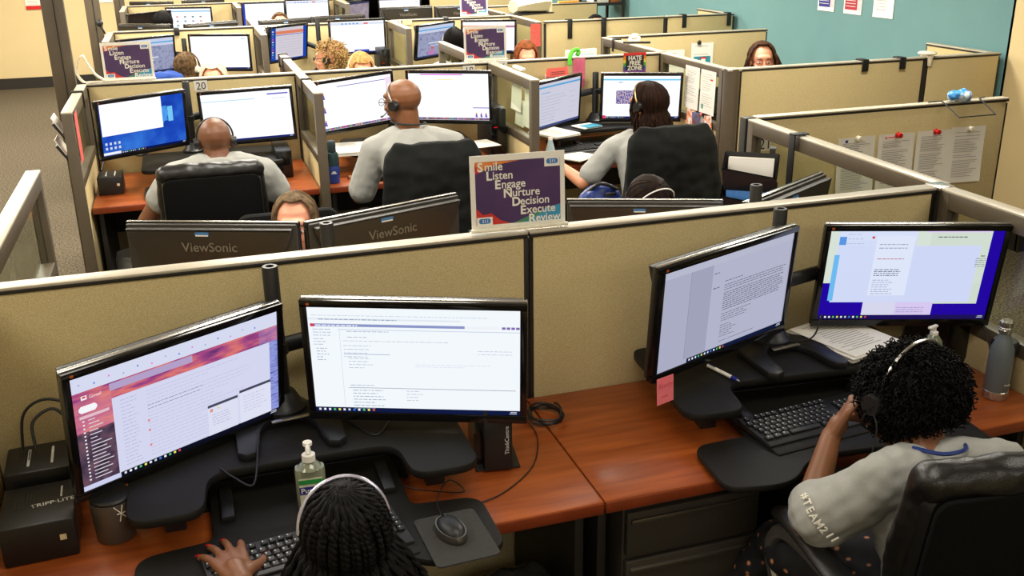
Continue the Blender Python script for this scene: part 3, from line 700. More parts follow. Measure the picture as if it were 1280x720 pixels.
# ------------------------------------------------------------ keyboards, mice
keym = pbr('black_key_caps', rgb(20, 20, 21), .45, var=.1)
legend = pbr('key_legend', rgb(200, 200, 195), .6)
def keyboard(label, x, y, z, yaw, tilt=4, detail=True):
    t = thing('keyboard', label, 'keyboard', (x, y, z), 0, None, RZ(radians(yaw)) @ RX(radians(tilt)))
    link('case', MB().box((0, 0, .009), (.45, .155, .018), blackp, .005).box((0, -.092, .006), (.45, .04, .012), mattb, .005), t)
    kk = []
    y0 = .058
    def rowk(y, xs, w): 
        for xx, ww in xs: kk.append((xx, y, ww, w))
    rowk(y0, [(-.205+.0, .015)]+[(-.17+.019*i+(.008*(i//4)), .015) for i in range(12)], .013)
    for r in range(4):
        n = 14 if r == 0 else 13
        xs = []; cx = -.2125+[0, .007, .01, .014][r]
        for i in range(n): xs.append((cx+.0195*i, .0165))
        rowk(y0-.024-.0195*r, xs, .0165)
    rowk(y0-.024-.078, [(-.205, .024), (-.178, .022), (-.152, .022), (-.085, .1), (-.015, .022), (.012, .022), (.04, .024)], .0165)
    for r in range(2): rowk(y0-.024-.0195*r, [(.087+.0195*i, .0165) for i in range(3)], .0165)
    rowk(y0-.024-.0585, [(.1065, .0165)], .0165); rowk(y0-.024-.078, [(.087+.0195*i, .0165) for i in range(3)], .0165)
    for r in range(5): rowk(y0-.024-.0195*r, [(.153+.0195*i, .0165) for i in range(4)], .0165)
    kk = kk[:100] if detail else kk
    if detail:
        R = random.Random(2)
        for (kx, ky, w, d) in kk:
            k = MB().box((kx, ky, .021), (w, d, .008), keym, .002, seg=1)
            if w < .03: k.box((kx-.003, ky+.002, .0252), (.003, .004, .0003), legend)
            link('key', k, t, ang=30)
    else:
        k = MB()
        for (kx, ky, w, d) in kk: k.box((kx, ky, .021), (w, d, .008), keym)
        o = link('keys', k, t, smooth=False); o['kind'] = 'stuff'
    return t
keyboard('black keyboard under the hand with red fingernails', .14, 1.955, .773, 9)
keyboard('black keyboard in front of the woman with curly black hair', 1.585, 2.125, .773, 6)
keyboard('black keyboard left of the woman under the rainbow sign', 2.33, 5.7, .773, 8, detail=False)
keyboard('black keyboard of the man in the leather chair', .1, 5.62, .773, 0, detail=False)
keyboard('black keyboard of the man with glasses', 1.2, 5.64, .773, 0, detail=False)
def mouse(label, x, y, z, yaw):
    t = thing('computer_mouse', label, 'mouse', (x, y, z), radians(yaw))
    prof = [(0, 0), (1, 0), (1.0, .25), (.93, .55), (.75, .8), (.45, .95), (0, 1)]
    vs = MB().lathe([(a*.03, b*.034) for a, b in prof], blackp, 24, Matrix.Diagonal((1, 1.75, 1, 1)))
    link('shell', vs, t)
    link('side_grip', MB().lathe([(.0, .001), (.0325, .001), (.0335, .008), (.031, .018), (0, .018)], steel, 24, Matrix.Diagonal((1, 1.7, 1, 1))), t)
    link('scroll_wheel', MB().cyl((-.004, .03, .028), (.004, .03, .028), .008, darkrail), t)
mouse('black mouse with grey sides on the mouse pad', .462, 1.925, .778, 12)
mb = MB().prism(rpoly([(-.075, -.1), (.075, -.1), (.075, .1), (-.075, .1)], .015)[::1], 0, .004, pbr('dark_grey_pad', rgb(52, 51, 49), .85))
single('mouse_pad', mb, 'dark grey mouse pad under the near mouse', 'mouse pad', (.47, 1.91, .773), .05)
def cable(label, pts, r=.0025, mat=None, cat='cable', k=8):
    mb = MB().tube(spline(pts, k), r, mat or blackp, 6)
    return single('cable', mb, label, cat)
cable('thin black cable from the mouse to the hanging loop', [(.455, 1.985, .79), (.46, 2.05, .79), (.49, 2.1, .80), (.52, 2.13, .79), (.54, 2.1, .77), (.45, 2.14, .77), (.4, 2.2, .76)], .0018)
cable('thin dark cable curving over the near cherry desk', [(.8, 2.5, .76), (.83, 2.38, .744), (.77, 2.22, .744), (.67, 2.12, .744), (.58, 2.08, .744), (.5, 2.1, .744)], .0018)
pts = []
for i in range(66): a = i*.3; pts.append((.885+.048*cos(a)+.004*sin(i), 2.45+.06*sin(a), .746+.0013*i*.25+.004*abs(sin(i*.7))))
cable('coiled black cable on the cherry desk beside the seam', pts, .0035, k=3)
cable('black cable hanging below the email screen', [(.07, 2.35, .9), (.06, 2.25, .88), (.04, 2.15, .862), (.0, 2.2, .861), (-.03, 2.26, .86)], .0025)
cable('black cable below the white form screen', [(.42, 2.32, .9), (.41, 2.36, .865), (.36, 2.3, .861), (.3, 2.42, .861)], .0025)
cable('black cable hanging under the blue desktop screen', [(1.78, 2.42, .96), (1.74, 2.4, .9), (1.68, 2.42, .885), (1.6, 2.45, .9)], .003)
cable('black cable down the right end of the near right desk', [(2.3, 2.4, 1.0), (2.32, 2.3, .85), (2.30, 2.2, .7), (2.27, 1.98, .62), (2.2, 1.95, .56)], .003)
# ------------------------------------------------------------ battery back-ups and pc boxes
def ups(label, x, y, z, w, d, h, text=None, yaw=0):
    t = thing('power_unit', label, 'battery backup', (x, y, z), radians(yaw))
    link('case', MB().box((0, 0, h/2), (w, d, h), blackp, .006), t)
    g = MB()
    for i in range(6): g.box((-w*.3+i*w*.05, d*.1, h+.0005), (.003, d*.35, .001), darkrail)
    link('vent_slots', g, t)
    if text: link('lettering', MB().text('TRIPP·LITE', .021, legend, T(-.015, -d*.1, h+.0006) @ RZ(.1), .0002, .01).box((.05, d*.2, h+.0006), (.004, .05, .0006), legend), t)
    else: link('indicator_strips', MB().box((-w*.15, 0, h+.0006), (.006, d*.6, .0006), legend).box((w*.2, 0, h+.0006), (.006, d*.6, .0006), legend), t)
    link('front_port', MB().box((w*.32, -d/2-.0006, h*.55), (.014, .001, .014), pbr('cream_port', rgb(220, 205, 160), .5)), t)
ups('larger black power unit at the near left corner, white lettering on top', -.445, 2.27, .741, .16, .19, .1, True, 3)
ups('smaller black power unit behind the lettered one, at the near left corner', -.46, 2.47, .741, .155, .15, .12, None, 3)
ups('black power unit on desk 20 at its left end', -.455, 5.8, .741, .13, .17, .1, None)
cable('thick black cable arching over the near left power units', [(-.5, 2.5, .87), (-.49, 2.54, .95), (-.44, 2.56, .975), (-.38, 2.55, .95), (-.36, 2.52, .88)], .004)
cable('second black cable rising from the near left power units', [(-.47, 2.5, .87), (-.47, 2.53, .93), (-.42, 2.55, .95), (-.38, 2.53, .9), (-.37, 2.5, .87)], .004)
cable('white plug cable at the near left power units', [(-.375, 2.49, .862), (-.372, 2.51, .9), (-.376, 2.53, .94)], .006, paper)
cable('black cables behind the power unit of desk 20', [(-.5, 5.85, .85), (-.45, 6.0, .95), (-.35, 6.05, .9), (-.28, 5.95, .9), (-.15, 6.1, .95)], .005)
t = thing('mini_computer', 'small black upright computer on the cherry desk right of the white form screen', 'computer', (.68, 2.3, .741), radians(-8))
link('case', MB().box((0, 0, .095), (.075, .18, .18), blackp, .003), t)
link('stand', MB().prism([(-.06, -.05), (-.03, -.05), (-.03, .07), (-.06, .07)], 0, .1, gloss).box((0, 0, .003), (.12, .16, .006), blackp, .002), t)
link('lettering', MB().text('ThinkCentre', .016, legend, T(.028, -.0905, .05) @ RX(pi/2) @ RZ(pi/2), .0002), t)
def tower(label, x, y, z, w, d, h, papers=False):
    t = thing('desktop_tower', label, 'computer', (x, y, z), 0)
    link('case', MB().box((0, 0, h/2), (w, d, h), blackp, .004), t)
    link('front_panel', MB().box((0, -d/2-.004, h/2), (w-.006, .01, h-.01), gloss, .003), t)
    link('power_light', MB().box((-w*.2, -d/2-.0095, h*.62), (.022, .001, .004), em(230, 20, 20, 1.2)), t)
tower('tall black computer tower at the right end of the near right desk', 2.285, 2.49, .741, .085, .2, .28)
tower('black computer tower right of desk 20', .49, 5.92, .741, .09, .28, .16)
tower('tall black computer tower right of the man with glasses', 1.8, 5.98, .741, .1, .3, .31)
tower('black computer tower behind the blonde fringe in the third row', 1.75, 9.25, .741, .1, .28, .32)
def sheets(label, x, y, z, yaw, n=12, w=.216, l=.279, cat='paper', name='paper_stack', text=True, spread=.01):
    t = thing(name, label, cat, (x, y, z), radians(yaw))
    R = random.Random(int(abs(x*100))+3); mb = MB()
    for i in range(n): mb.box((R.uniform(-1, 1)*spread, R.uniform(-1, 1)*spread, .001+i*.0018), (w, l, .0016), paper, 0, RZ(R.uniform(-.03, .03)))
    link('sheets', mb, t, smooth=False)
    if text:
        g = MB()
        for i in range(16): g.box((R.uniform(-.02, .0), l*.4-i*l*.05, n*.0018+.0008), (w*.7*R.uniform(.6, 1), .0022, .0004), ink)
        link('printed_lines', g, t, smooth=False)
sheets('thick stack of printed papers behind the curly black hair', 1.865, 2.415, .858, 14, 14, .216, .26)
sheets('small pile of papers on top of the right hand tower', 2.285, 2.49, 1.022, 2, 6, .08, .16, text=False)
sheets('stack of white paper left of the man with glasses', .885, 5.83, .858, -3, 12, .2, .28)
sheets('loose pile of papers below the grey page screen', 2.17, 5.85, .858, 20, 8, .2, .27)
sheets('white papers under the wrist of the woman below the rainbow sign', 2.17, 5.56, .775, 35, 5, .2, .27, text=False)
sheets('white sheet right of the man with glasses', 1.66, 5.72, .858, 10, 3, .15, .2, text=False)
sheets('teal and white leaflet pile beside the grey page screen', 2.45, 5.98, .858, 15, 6, .15, .12, text=False)
mb = MB().box((0, 0, .002), (.12, .09, .004), pbr('teal_leaflet', rgb(70, 170, 200), .5), .001)
single('leaflet', mb, 'bright blue leaflet on the pile by the monitor mount', 'leaflet', (2.47, 5.96, .869), .3)
# pen
t = thing('ballpoint_pen', 'white and blue ballpoint pen on the right black riser', 'pen', (1.39, 2.33, .863), radians(-76))
navy = pbr('navy_pen_grip', rgb(30, 40, 130), .4)
link('barrel', MB().cyl((-.06, 0, .002), (.04, 0, .002), .0055, paper, None, 12), t)
link('grip', MB().cyl((.04, 0, .002), (.062, 0, .002), .006, navy, .005, 12), t)
link('tip', MB().cyl((.062, 0, .002), (.073, 0, .002), .004, silver, .001, 10), t)
link('clip', MB().box((-.045, 0, .0085), (.03, .003, .002), navy, .0005), t)
# bottles
t = thing('tumbler', 'grey metal tumbler below the corner of the email screen', 'tumbler', (-.283, 2.235, .741), 0)
gm = pbr('gunmetal_coating', rgb(98, 92, 84), .38, .35, var=.05)
link('body', MB().lathe([(0, 0), (.042, 0), (.044, .004), (.049, .09), (.049, .104), (0, .104)], gm), t)
link('lid', MB().lathe([(0, .103), (.047, .103), (.048, .109), (.044, .114), (0, .114)], blackp), t)
st = MB()
for k in range(3): st.tube([(.0492*cos(-1.1+a), .0492*sin(-1.1+a), .082+b) for a, b in ((-.3+.1*k, -.02*(k-1)), (0, 0), (.3-.1*k, .02*(k-1)))], .0014, paper, 5)

link('star_mark', st, t)
t = thing('hand_sanitizer', 'clear pump bottle of hand sanitizer behind the braided head', 'bottle', (.175, 2.16, .772), radians(-5))
gel = pbr('pale_green_gel', rgb(126, 132, 108), .12, coat=.5, var=.03)
pr_ = rpoly([(-.036, -.02), (.036, -.02), (.036, .02), (-.036, .02)], .016)
b = MB().prism(pr_, 0, .11, gel, None, .006); b.lathe([(.03, .108), (.022, .118), (.013, .124), (.013, .13)], gel, 20)
link('bottle_body', b, t)
link('pump', MB().lathe([(0, .126), (.016, .126), (.016, .142), (.007, .146), (.006, .165), (.011, .167), (.011, .175), (0, .176)], paper, 20).tube([(0, 0, .17), (.0, -.03, .168), (0, -.036, .16)], .005, paper, 8), t)
lb = MB().box((0, -.0206, .05), (.056, .001, .075), pbr('label_cream', rgb(205, 205, 180), .5)).box((0, -.0213, .078), (.056, .001, .012), pbr('label_green', rgb(40, 140, 60), .5)).box((0, -.0213, .055), (.056, .001, .02), pbr('label_navy', rgb(40, 40, 120), .5))
lb.text('Purell', .019, paper, T(-.025, -.022, .049) @ RX(pi/2), .0002, .01)
link('label', lb, t)
t = thing('water_bottle', 'slender grey bottle with a silver cap at the right end of the desk', 'bottle', (2.215, 2.135, .741), 0)
bl = pbr('slate_bottle_coating', rgb(96, 104, 108), .4, var=.04)
link('body', MB().lathe([(0, 0), (.033, 0), (.035, .004), (.035, .03), (.0355, .031), (.0355, .13), (.033, .16), (.022, .19), (.015, .205), (.015, .212), (0, .212)], bl), t)
link('base_ring', MB().lathe([(.0, -.0), (.034, .0), (.0362, .003), (.0362, .026), (.035, .027)], silver), t)
link('cap', MB().lathe([(.0, .21), (.018, .21), (.019, .22), (.0175, .222), (.019, .226), (.0175, .229), (.019, .233), (.0185, .245), (.014, .25), (0, .25)], silver), t)
link('small_print', MB().text("S'well", .009, paper, T(-.008, -.0362, .05) @ RX(pi/2), .0002), t)
t = thing('travel_mug', 'steel travel mug with a black lid behind the grey bottle', 'mug', (2.29, 2.2, .741), 0)
br = pbr('bronze_steel', rgb(150, 125, 100), .25, .9)
link('body', MB().lathe([(0, 0), (.03, 0), (.033, .01), (.036, .12), (0, .12)], br), t)
link('lid', MB().lathe([(0, .118), (.039, .118), (.04, .14), (.034, .15), (0, .152)], blackp), t)
link('foot_ring', MB().lathe([(0, -.0), (.032, 0), (.034, .004), (.034, .012)], blackp), t)
t = thing('pump_bottle', 'small white pump bottle behind the curly black hair', 'bottle', (2.07, 2.26, .857), .3)
link('bottle_body', MB().lathe([(0, 0), (.025, 0), (.027, .01), (.027, .04), (.012, .06), (0, .06)], gel), t)
link('pump', MB().lathe([(0, .058), (.012, .058), (.012, .068), (.005, .07), (.005, .085), (0, .086)], paper).box((-.01, 0, .086), (.04, .012, .008), paper, .003), t)
t = thing('water_bottle', 'blue and black water bottle left of the man with glasses', 'bottle', (.735, 5.56, .741), 0)
nb = pbr('royal_blue_bottle', rgb(28, 52, 120), .35)
link('body', MB().lathe([(0, 0), (.034, 0), (.036, .005), (.036, .1), (.034, .104), (.034, .15), (.03, .17), (0, .17)], nb), t)
link('upper_sleeve', MB().lathe([(.0, .1), (.037, .1), (.037, .15), (.031, .172), (.02, .18), (0, .18)], pbr('dark_teal_sleeve', rgb(24, 52, 56), .35)), t)
link('lid', MB().lathe([(0, .178), (.024, .178), (.024, .23), (.018, .24), (0, .24)], pbr('dark_teal_lid', rgb(20, 40, 46), .4)), t)
link('swoosh_mark', MB().box((.0, -.0365, .06), (.03, .001, .004), paper, 0, RZ(.0)).box((.0, -.0365, .068), (.018, .001, .004), paper), t)
t = thing('water_bottle', 'small clear water bottle right of the glazed divider by the rainbow desk', 'bottle', (2.02, 5.5, .741), 0)
link('body', MB().lathe([(0, 0), (.026, 0), (.028, .01), (.026, .06), (.028, .1), (.014, .15), (.012, .16), (0, .16)], pbr('clear_blue_bottle', rgb(170, 190, 195), .15)), t)
link('lid', MB().lathe([(0, .158), (.014, .158), (.014, .172), (0, .172)], paper), t)
# ------------------------------------------------------------ notes and signs
pink = pbr('pink_note', rgb(240, 120, 130), .8, var=.04)
t = thing('sticky_note', 'pink sticky note hanging from the corner of the grey document screen', 'note', (1.125, 2.19, .93), radians(19))
link('note_sheet', MB().box((0, -.012, -.01), (.062, .0008, .076), pink, 0, RX(-.06)), t)
link('handwriting', MB().text('Study', .024, pbr('faded_ink', rgb(205, 90, 100), .8), T(-.026, -.0132, -.002) @ RX(pi/2), .0001, -.01).text('now', .014, MATS['faded_ink'], T(-.015, -.0145, -.03) @ RX(pi/2), .0001), t)
def lsheet(name, label, cat, M, w, h, n=14, col=None, extra=None, inkc=None, x0=-.4, curl=0):
    t = thing(name, label, cat, M.to_translation(), 0, None, M.to_3x3().to_4x4())
    mb = MB(); k = 8
    vs = []
    for i in range(k+1):
        v = i/k; z = -v*h; yb = -curl*v*v
        vs += [(-w/2, yb-.0008, z), (w/2, yb-.0008-curl*.3*v, z)]
    vs2 = [(a, b+.0006, c) for a, b, c in vs]; n0 = len(vs)
    fs = [(2*i, 2*i+2, 2*i+3, 2*i+1) for i in range(k)]+[(n0+2*i, n0+2*i+1, n0+2*i+3, n0+2*i+2) for i in range(k)]
    fs += [(0, 1, n0+1, n0), (2*k, n0+2*k, n0+2*k+1, 2*k+1)]+[(2*i, n0+2*i, n0+2*i+2, 2*i+2) for i in range(k)]+[(2*i+1, 2*i+3, n0+2*i+3, n0+2*i+1) for i in range(k)]
    mb.add(vs+vs2, fs, col or paper); link('sheet', mb, t)
    g = MB(); R = random.Random(int(abs(M[0][3])*1000))
    for i in range(n):
        v = (.1+.82*i/max(n, 1)); 
        if R.random() < .15: continue
        ww = w*.76*R.uniform(.55, 1); yy = -curl*v*v-.0022-curl*.25*v
        g.box((-w*.38+ww/2, yy, -v*h), (ww, .0005, h*.008), inkc or ink)
    if extra: extra(g, w, h, curl)
    if g.v: link('print', g, t, smooth=False)
    return t
YF = 3.95-.027
pins = [('clear', (.985, .98, .96)), ('red', None), ('red', None), ('white', None)]
px = [(2.98, 'leftmost of four papers on the right partition, mostly behind the rail'), (3.205, 'second of four pinned papers, under the left red pin, with a small pink letterhead'), (3.425, 'third of four pinned papers, under the right red pin'), (3.625, 'rightmost of four pinned papers, under the white pin')]
wpin = pbr('white_plastic', rgb(235, 228, 205), .3)
for i, (x, lb) in enumerate(px):
    ex = (lambda g, w, h, c: g.box((-w*.28, -.003, -h*.06), (.014, .0006, .012), navy)) if i == 0 else ((lambda g, w, h, c: g.box((-w*.3, -.003, -h*.06), (.012, .0006, .01), MATS['pink_note']).box((-w*.12, -.003, -h*.055), (.05, .0006, .006), MATS['pink_note'])) if i == 1 else None)
    lsheet('paper_sheet', lb, 'paper', T(x, YF-.002, 1.14+.004*(i == 3)) @ RY(.0+.012*(i-1)), .205, .275, 26, curl=.012, extra=ex)
    mb = MB().lathe([(0, 0), (.013, 0), (.014, .004), (.008, .008), (.008, .016), (.013, .02), (.012, .026), (0, .028)], red if i in (1, 2) else wpin, 18, RX(pi/2))
    single('push_pin', mb, ['small clear push pin above the leftmost pinned paper', 'left red push pin on the right partition', 'right red push pin on the right partition', 'white push pin on the rightmost pinned paper'][i], 'push pin', (x, YF-.005, 1.135))
# number cards
def number(s, x, y, z, label, w=.078, h=.06, yaw=0):
    t = thing('number_card', label, 'sign', (x, y, z), radians(yaw))
    link('card', MB().box((0, -.001, 0), (w, .0016, h), paper), t)
    link('digits', MB().text(s, h*1.02, inkd, T(0, -.0022, -h*.36) @ RX(pi/2), .0002, 0, 'C', .95), t)
number('20', .085, Y2-.027, 1.225, 'white card reading 20, beside a black pole top above two monitors')
number('18', 1.745, Y2-.027, 1.225, 'white card reading 18, just left of the junction below the acronym sign', .08, .062)
number('16', 1.965, Y2-.027, 1.24, 'white card numbered 16 half hidden by the divider rail', .08, .055)
number('21', 2.478, 3.922, 1.148, 'white card numbered 21 behind the glazed divider', .075, .07)
number('12', .728, Y3-.027, 1.243, 'white card numbered 12 in the third row')
number('10', 1.97, Y3-.027, 1.245, 'white card numbered 10 behind the divider rail', .08, .05)
number('8', 1.97, Y4-.027, 1.2, 'small white card numbered 8 in the farthest row', .06, .06)
single('sticky_note', MB().box((0, 0, 0), (.09, .0015, .045), pbr('cream_note', rgb(235, 220, 160), .8)), 'cream note beside the number 10', 'note', (2.07, Y3-.027, 1.245))
# acronym signs
purple = pbr('sign_purple', rgb(66, 42, 88), .5, c2=rgb(82, 54, 100), scale=8)
sred = pbr('sign_red', rgb(200, 50, 44), .5); sorg = pbr('sign_orange', rgb(232, 150, 60), .5, c2=rgb(214, 96, 48), scale=25); steal = pbr('sign_teal', rgb(60, 150, 190), .5)
sgrn = pbr('sign_green', rgb(70, 140, 100), .5)
cardw = pbr('sign_white', rgb(236, 232, 220), .6, var=.02)
def acronym(label, x, y, z, yaw=0, lean=4, s=1):
    t = thing('acronym_sign', label, 'sign', (x, y, z), 0, None, RZ(radians(yaw)) @ RX(radians(-lean)))
    w, h = .279, .216
    link('card', MB().box((0, 0, h/2+.006), (w, .003, h), cardw), t)
    g = MB(); L, Rr, B, Tp = -w/2+.014, w/2-.014, .022, h-.012
    def P(x, z, k=1): return (x, -.0016-.0003*k, z)
    g.add([P(L, B), P(Rr, B), P(Rr, Tp), P(L, Tp)], [(0, 1, 2, 3)], purple)
    g.add([P(L, Tp, 2), P(L, Tp-.03, 2), P(L+.02, Tp-.028, 2), P(L+.05, Tp-.012, 2), P(L+.13, Tp-.001, 2)], [(0, 1, 2, 3, 4)], sorg)
    g.add([P(L, Tp-.006, 3), P(L, Tp-.033, 3), P(L+.014, Tp-.03, 3)], [(0, 1, 2)], sred)
    g.add([P(L, B, 2), P(L+.1, B, 2), P(L+.07, B+.012, 2), P(L+.045, B+.034, 2), P(L+.02, B+.03, 2), P(L, B+.05, 2)], [tuple(range(6))], sred)
    g.add([P(L+.11, B, 2), P(Rr, B, 2), P(Rr, B+.046, 2), P(L+.2, B+.034, 2)], [(0, 1, 2, 3)], steal)
    g.add([P(L+.11, B, 3), P(L+.14, B, 3), P(L+.2, B+.026, 3), P(L+.19, B+.03, 3)], [(0, 1, 2, 3)], sgrn)
    link('artwork', g, t, smooth=False)
    tx = MB(); words = ['Smile', 'Listen', 'Engage', 'Nurture', 'Decision', 'Execute', 'Review']
    for i, wd in enumerate(words):
        bx_ = L+.007+i*.0245; bz_ = Tp-.0265-i*.0262
        tx.text(wd[0], .035, cardw, T(bx_, -.0034, bz_) @ RX(pi/2), .0003, .03, 'L', 1.0)
        tx.text(wd[1:], .033, cardw, T(bx_+dict(S=.0205, L=.0185, E=.0195, N=.0265, D=.0245, R=.0215)[wd[0]], -.0034, bz_+.001) @ RX(pi/2), .0003, .012, 'L', .96)
    link('lettering', tx, t, smooth=False)
    lg = MB()
    for cx, cz in ((Rr-.024, Tp-.01), (L+.024, B+.012)):
        lg.box((cx, -.003, cz-.002), (.046, .0006, .026), cardw)
        lg.prism(rpoly([(-.017, -.0075), (.017, -.0075), (.017, .0075), (-.017, .0075)], .0074), 0, .0006, bluesk, T(cx, -.0033, cz) @ RX(pi/2))
        lg.text('211', .012, cardw, T(cx, -.0042, cz-.004) @ RX(pi/2), .0002, .008, 'C', 1.1)
    link('logo_badges', lg, t, smooth=False)
    link('holder', MB().box((0, -.004, h/2+.004), (w+.004, .0015, h+.004), acryl).box((0, .002, .002), (w+.012, .06, .004), acryl, .001).box((0, -.012, .009), (w+.01, .016, .01), wpin, .003), t)
acronym('nearest acronym sign in a clear stand on the near partition', .868, 2.625, 1.272, -3, 3)
acronym('acronym sign at the far left, beside the curled white paper', -.305, 6.3, 1.272, 0, 3)
acronym('middle acronym sign above the number 18', 1.868, 6.3, 1.272, -4, 3)
acronym('farthest acronym sign, cut by the top edge of the photo', 2.74, 9.6, 1.272, 2, 3)
# rainbow sign
t = thing('rainbow_sign', 'square rainbow sign reading hate free zone in white letters', 'sign', (2.912, Y2-.028, 1.213), 0)
g = MB(); sq = .135
for i, c in enumerate([(225, 50, 45), (240, 130, 40), (235, 215, 60), (70, 165, 70), (50, 80, 170), (120, 60, 150)]):
    g.box((0, -.001, sq/2-sq*(i+.5)/6), (.165, .002, sq/6), pbr('stripe_%s' % 'roygbv'[i], rgb(*c), .5, var=.02))
g.box((0, -.003, 0), (.132, .002, sq*.74), inkd); link('card', g, t, smooth=False)
tx = MB()
for i, wd in enumerate(['HATE', 'FREE', 'ZONE']): tx.text(wd, .04, cardw, T(0, -.0045, .019-i*.0335) @ RX(pi/2), .0004, .035, 'C', .98)
link('lettering', tx, t, smooth=False)
# pink slip with green pipe cleaner
lsheet('pink_slip', 'tall pink paper slip hanging on the partition below a green fuzzy loop', 'paper', T(2.505, Y2-.033, 1.262), .085, .19, 14, col=pbr('hot_pink_paper', rgb(246, 122, 156), .8), inkc=MATS['faded_ink'])
gf = pbr('green_fuzz', rgb(90, 190, 50), .9, bump=.8, bscale=300)
single('pipe_cleaner', MB().tube(spline([(-.04, -.06, -.045), (-.035, -.045, .0), (-.01, -.02, .035), (.03, 0, .045), (.045, 0, .03), (.03, -.01, .01)]), .014, gf, 8), 'bright green fuzzy loop over the partition top', 'craft wire', (2.47, Y2, 1.272))
# red tent card on monitor
pbr('coral_card', rgb(226, 92, 80), .7)
t = thing('tent_card', 'coral red tent card above the grey page monitor', 'card', (2.325, 6.2, 1.165), 0)
link('card', MB().prism([(-.015, 0), (.015, 0), (.0, .055)], -.08, .08, MATS['coral_card'], RZ(.22) @ RY(pi/2) @ RZ(pi/2)), t)
link('printed_lines', MB().box((0, -.014, .03), (.11, .0006, .003), inkd, 0, RZ(.22)).box((0, -.017, .018), (.11, .0006, .003), inkd, 0, RZ(.22)), t)
link('backing', MB().box((0, .012, .0), (.17, .004, .04), paper, 0, RZ(.22)), t)
# letters on the glazed dividers (hang on x-facing glass)
def MXm(x, y, z, side): return T(x, y, z) @ RZ(-pi/2 if side < 0 else pi/2)
grn = pbr('green_icon', rgb(30, 160, 120), .5)
lsheet('letter_page', 'printed letter on the glazed divider, left of the one with a green mark', 'paper', MXm(3.103, 5.8, 1.235, -1), .19, .27, 20, curl=.004)
lsheet('letter_page', 'printed letter with a small green mark on the glazed divider', 'paper', MXm(3.103, 5.59, 1.235, -1), .19, .27, 16, curl=.004, extra=lambda g, w, h, c: g.box((-w*.3, -.0045, -h*.85), (.022, .001, .03), grn).box((w*.25, -.004, -h*.2), (.03, .001, .01), red))
for i, (y, z, w, h) in enumerate([(5.79, 1.235, .19, .2), (5.58, 1.235, .14, .27), (5.74, 1.11, .16, .16)]):
    lsheet('letter_page', ['blank page behind the glass right of desk 18, farther one', 'narrow blank page behind the glass right of desk 18, nearer one', 'lower torn page behind the glass right of desk 18'][i], 'paper', MXm(1.91+.004*i, y, z, 1) if i < 2 else MXm(1.914, y, z, 1), w, h, 0, curl=-.008)
single('paper_roll', MB().box((0, 0, 0), (.03, .17, .018), paper, .006), 'white folded paper strip lying on the divider rail right of number 18', 'paper', (1.945, 5.85, 1.281))
# family photos
ph = thing('photo_collage', 'collage of colourful family photos pinned on the divider right of the rainbow desk', 'photo', (3.103, 5.66, .93), -pi/2)
cols = [(230, 120, 60), (120, 70, 50), (60, 150, 190), (240, 235, 225), (70, 110, 160), (210, 160, 130)]
for i, (yy, zz, w, h, r) in enumerate([(-.13, -.02, .12, .1, .1), (-.05, -.05, .11, .15, -.1), (.05, -.08, .1, .16, .1), (.11, -.03, .09, .12, -.15), (.06, -.22, .1, .15, .05)]):
    g = MB().box((0, 0, 0), (w, .0016, h), em and pbr('photo_%d' % i, rgb(*cols[i]), .4, c2=rgb(*cols[(i+3) % 6]), scale=30, ramp=(.42, .58)))
    o = link('photo', g, ph); o.location = (yy, -.003-.002*i, zz); o.rotation_euler = (0, r, 0)
o = link('heart_sticker', MB().ell((0, 0, 0), (.012, .004, .012), MATS['pink_note']), ph); o.location = (.03, -.018, .03)
# red sheets
lsheet('red_sheet', 'long red and white sheet on the left divider of desk 20', 'paper', MXm(-.54, 5.385, 1.255, 1) , .13, .25, 0, col=MATS['coral_card'])
lsheet('red_document', 'tall red document on the divider above the red haired head', 'paper', T(3.085, 8.79, 1.255) @ RZ(-.2), .09, .2, 12, col=MATS['coral_card'])
# far partition papers
tl = pbr('flyer_teal', rgb(40, 140, 160), .6)
lsheet('flyer', 'white flyer with a teal picture pinned on the far partition', 'paper', T(4.02, 7.37, 1.185), .2, .24, 3, extra=lambda g, w, h, c: g.box((0, -.003, -h*.62), (w*.75, .001, h*.35), tl).box((.01, -.0045, -h*.65), (w*.2, .001, h*.3), paper).box((.01, -.0048, -h*.5), (w*.3, .001, h*.05), red))
single('push_pin', MB().ell((0, 0, 0), (.018, .012, .018), darkrail), 'black pin on top of the teal flyer', 'push pin', (3.985, 7.36, 1.19))
lsheet('letter_page', 'white page left of the teal flyer on the far partition', 'paper', T(3.76, 7.37, 1.14), .2, .25, 4)
# telephone on divider
t = thing('telephone', 'white desk telephone handset resting on the divider rail', 'telephone', (3.22, 6.95, 1.272), -.45)
link('base', MB().box((0, 0, .015), (.09, .2, .03), wpin, .01), t); link('handset', MB().box((0, 0, .04), (.05, .2, .022), wpin, .01), t); link('bracket', MB().box((.02, -.13, .008), (.2, .03, .014), blackp, .003), t)
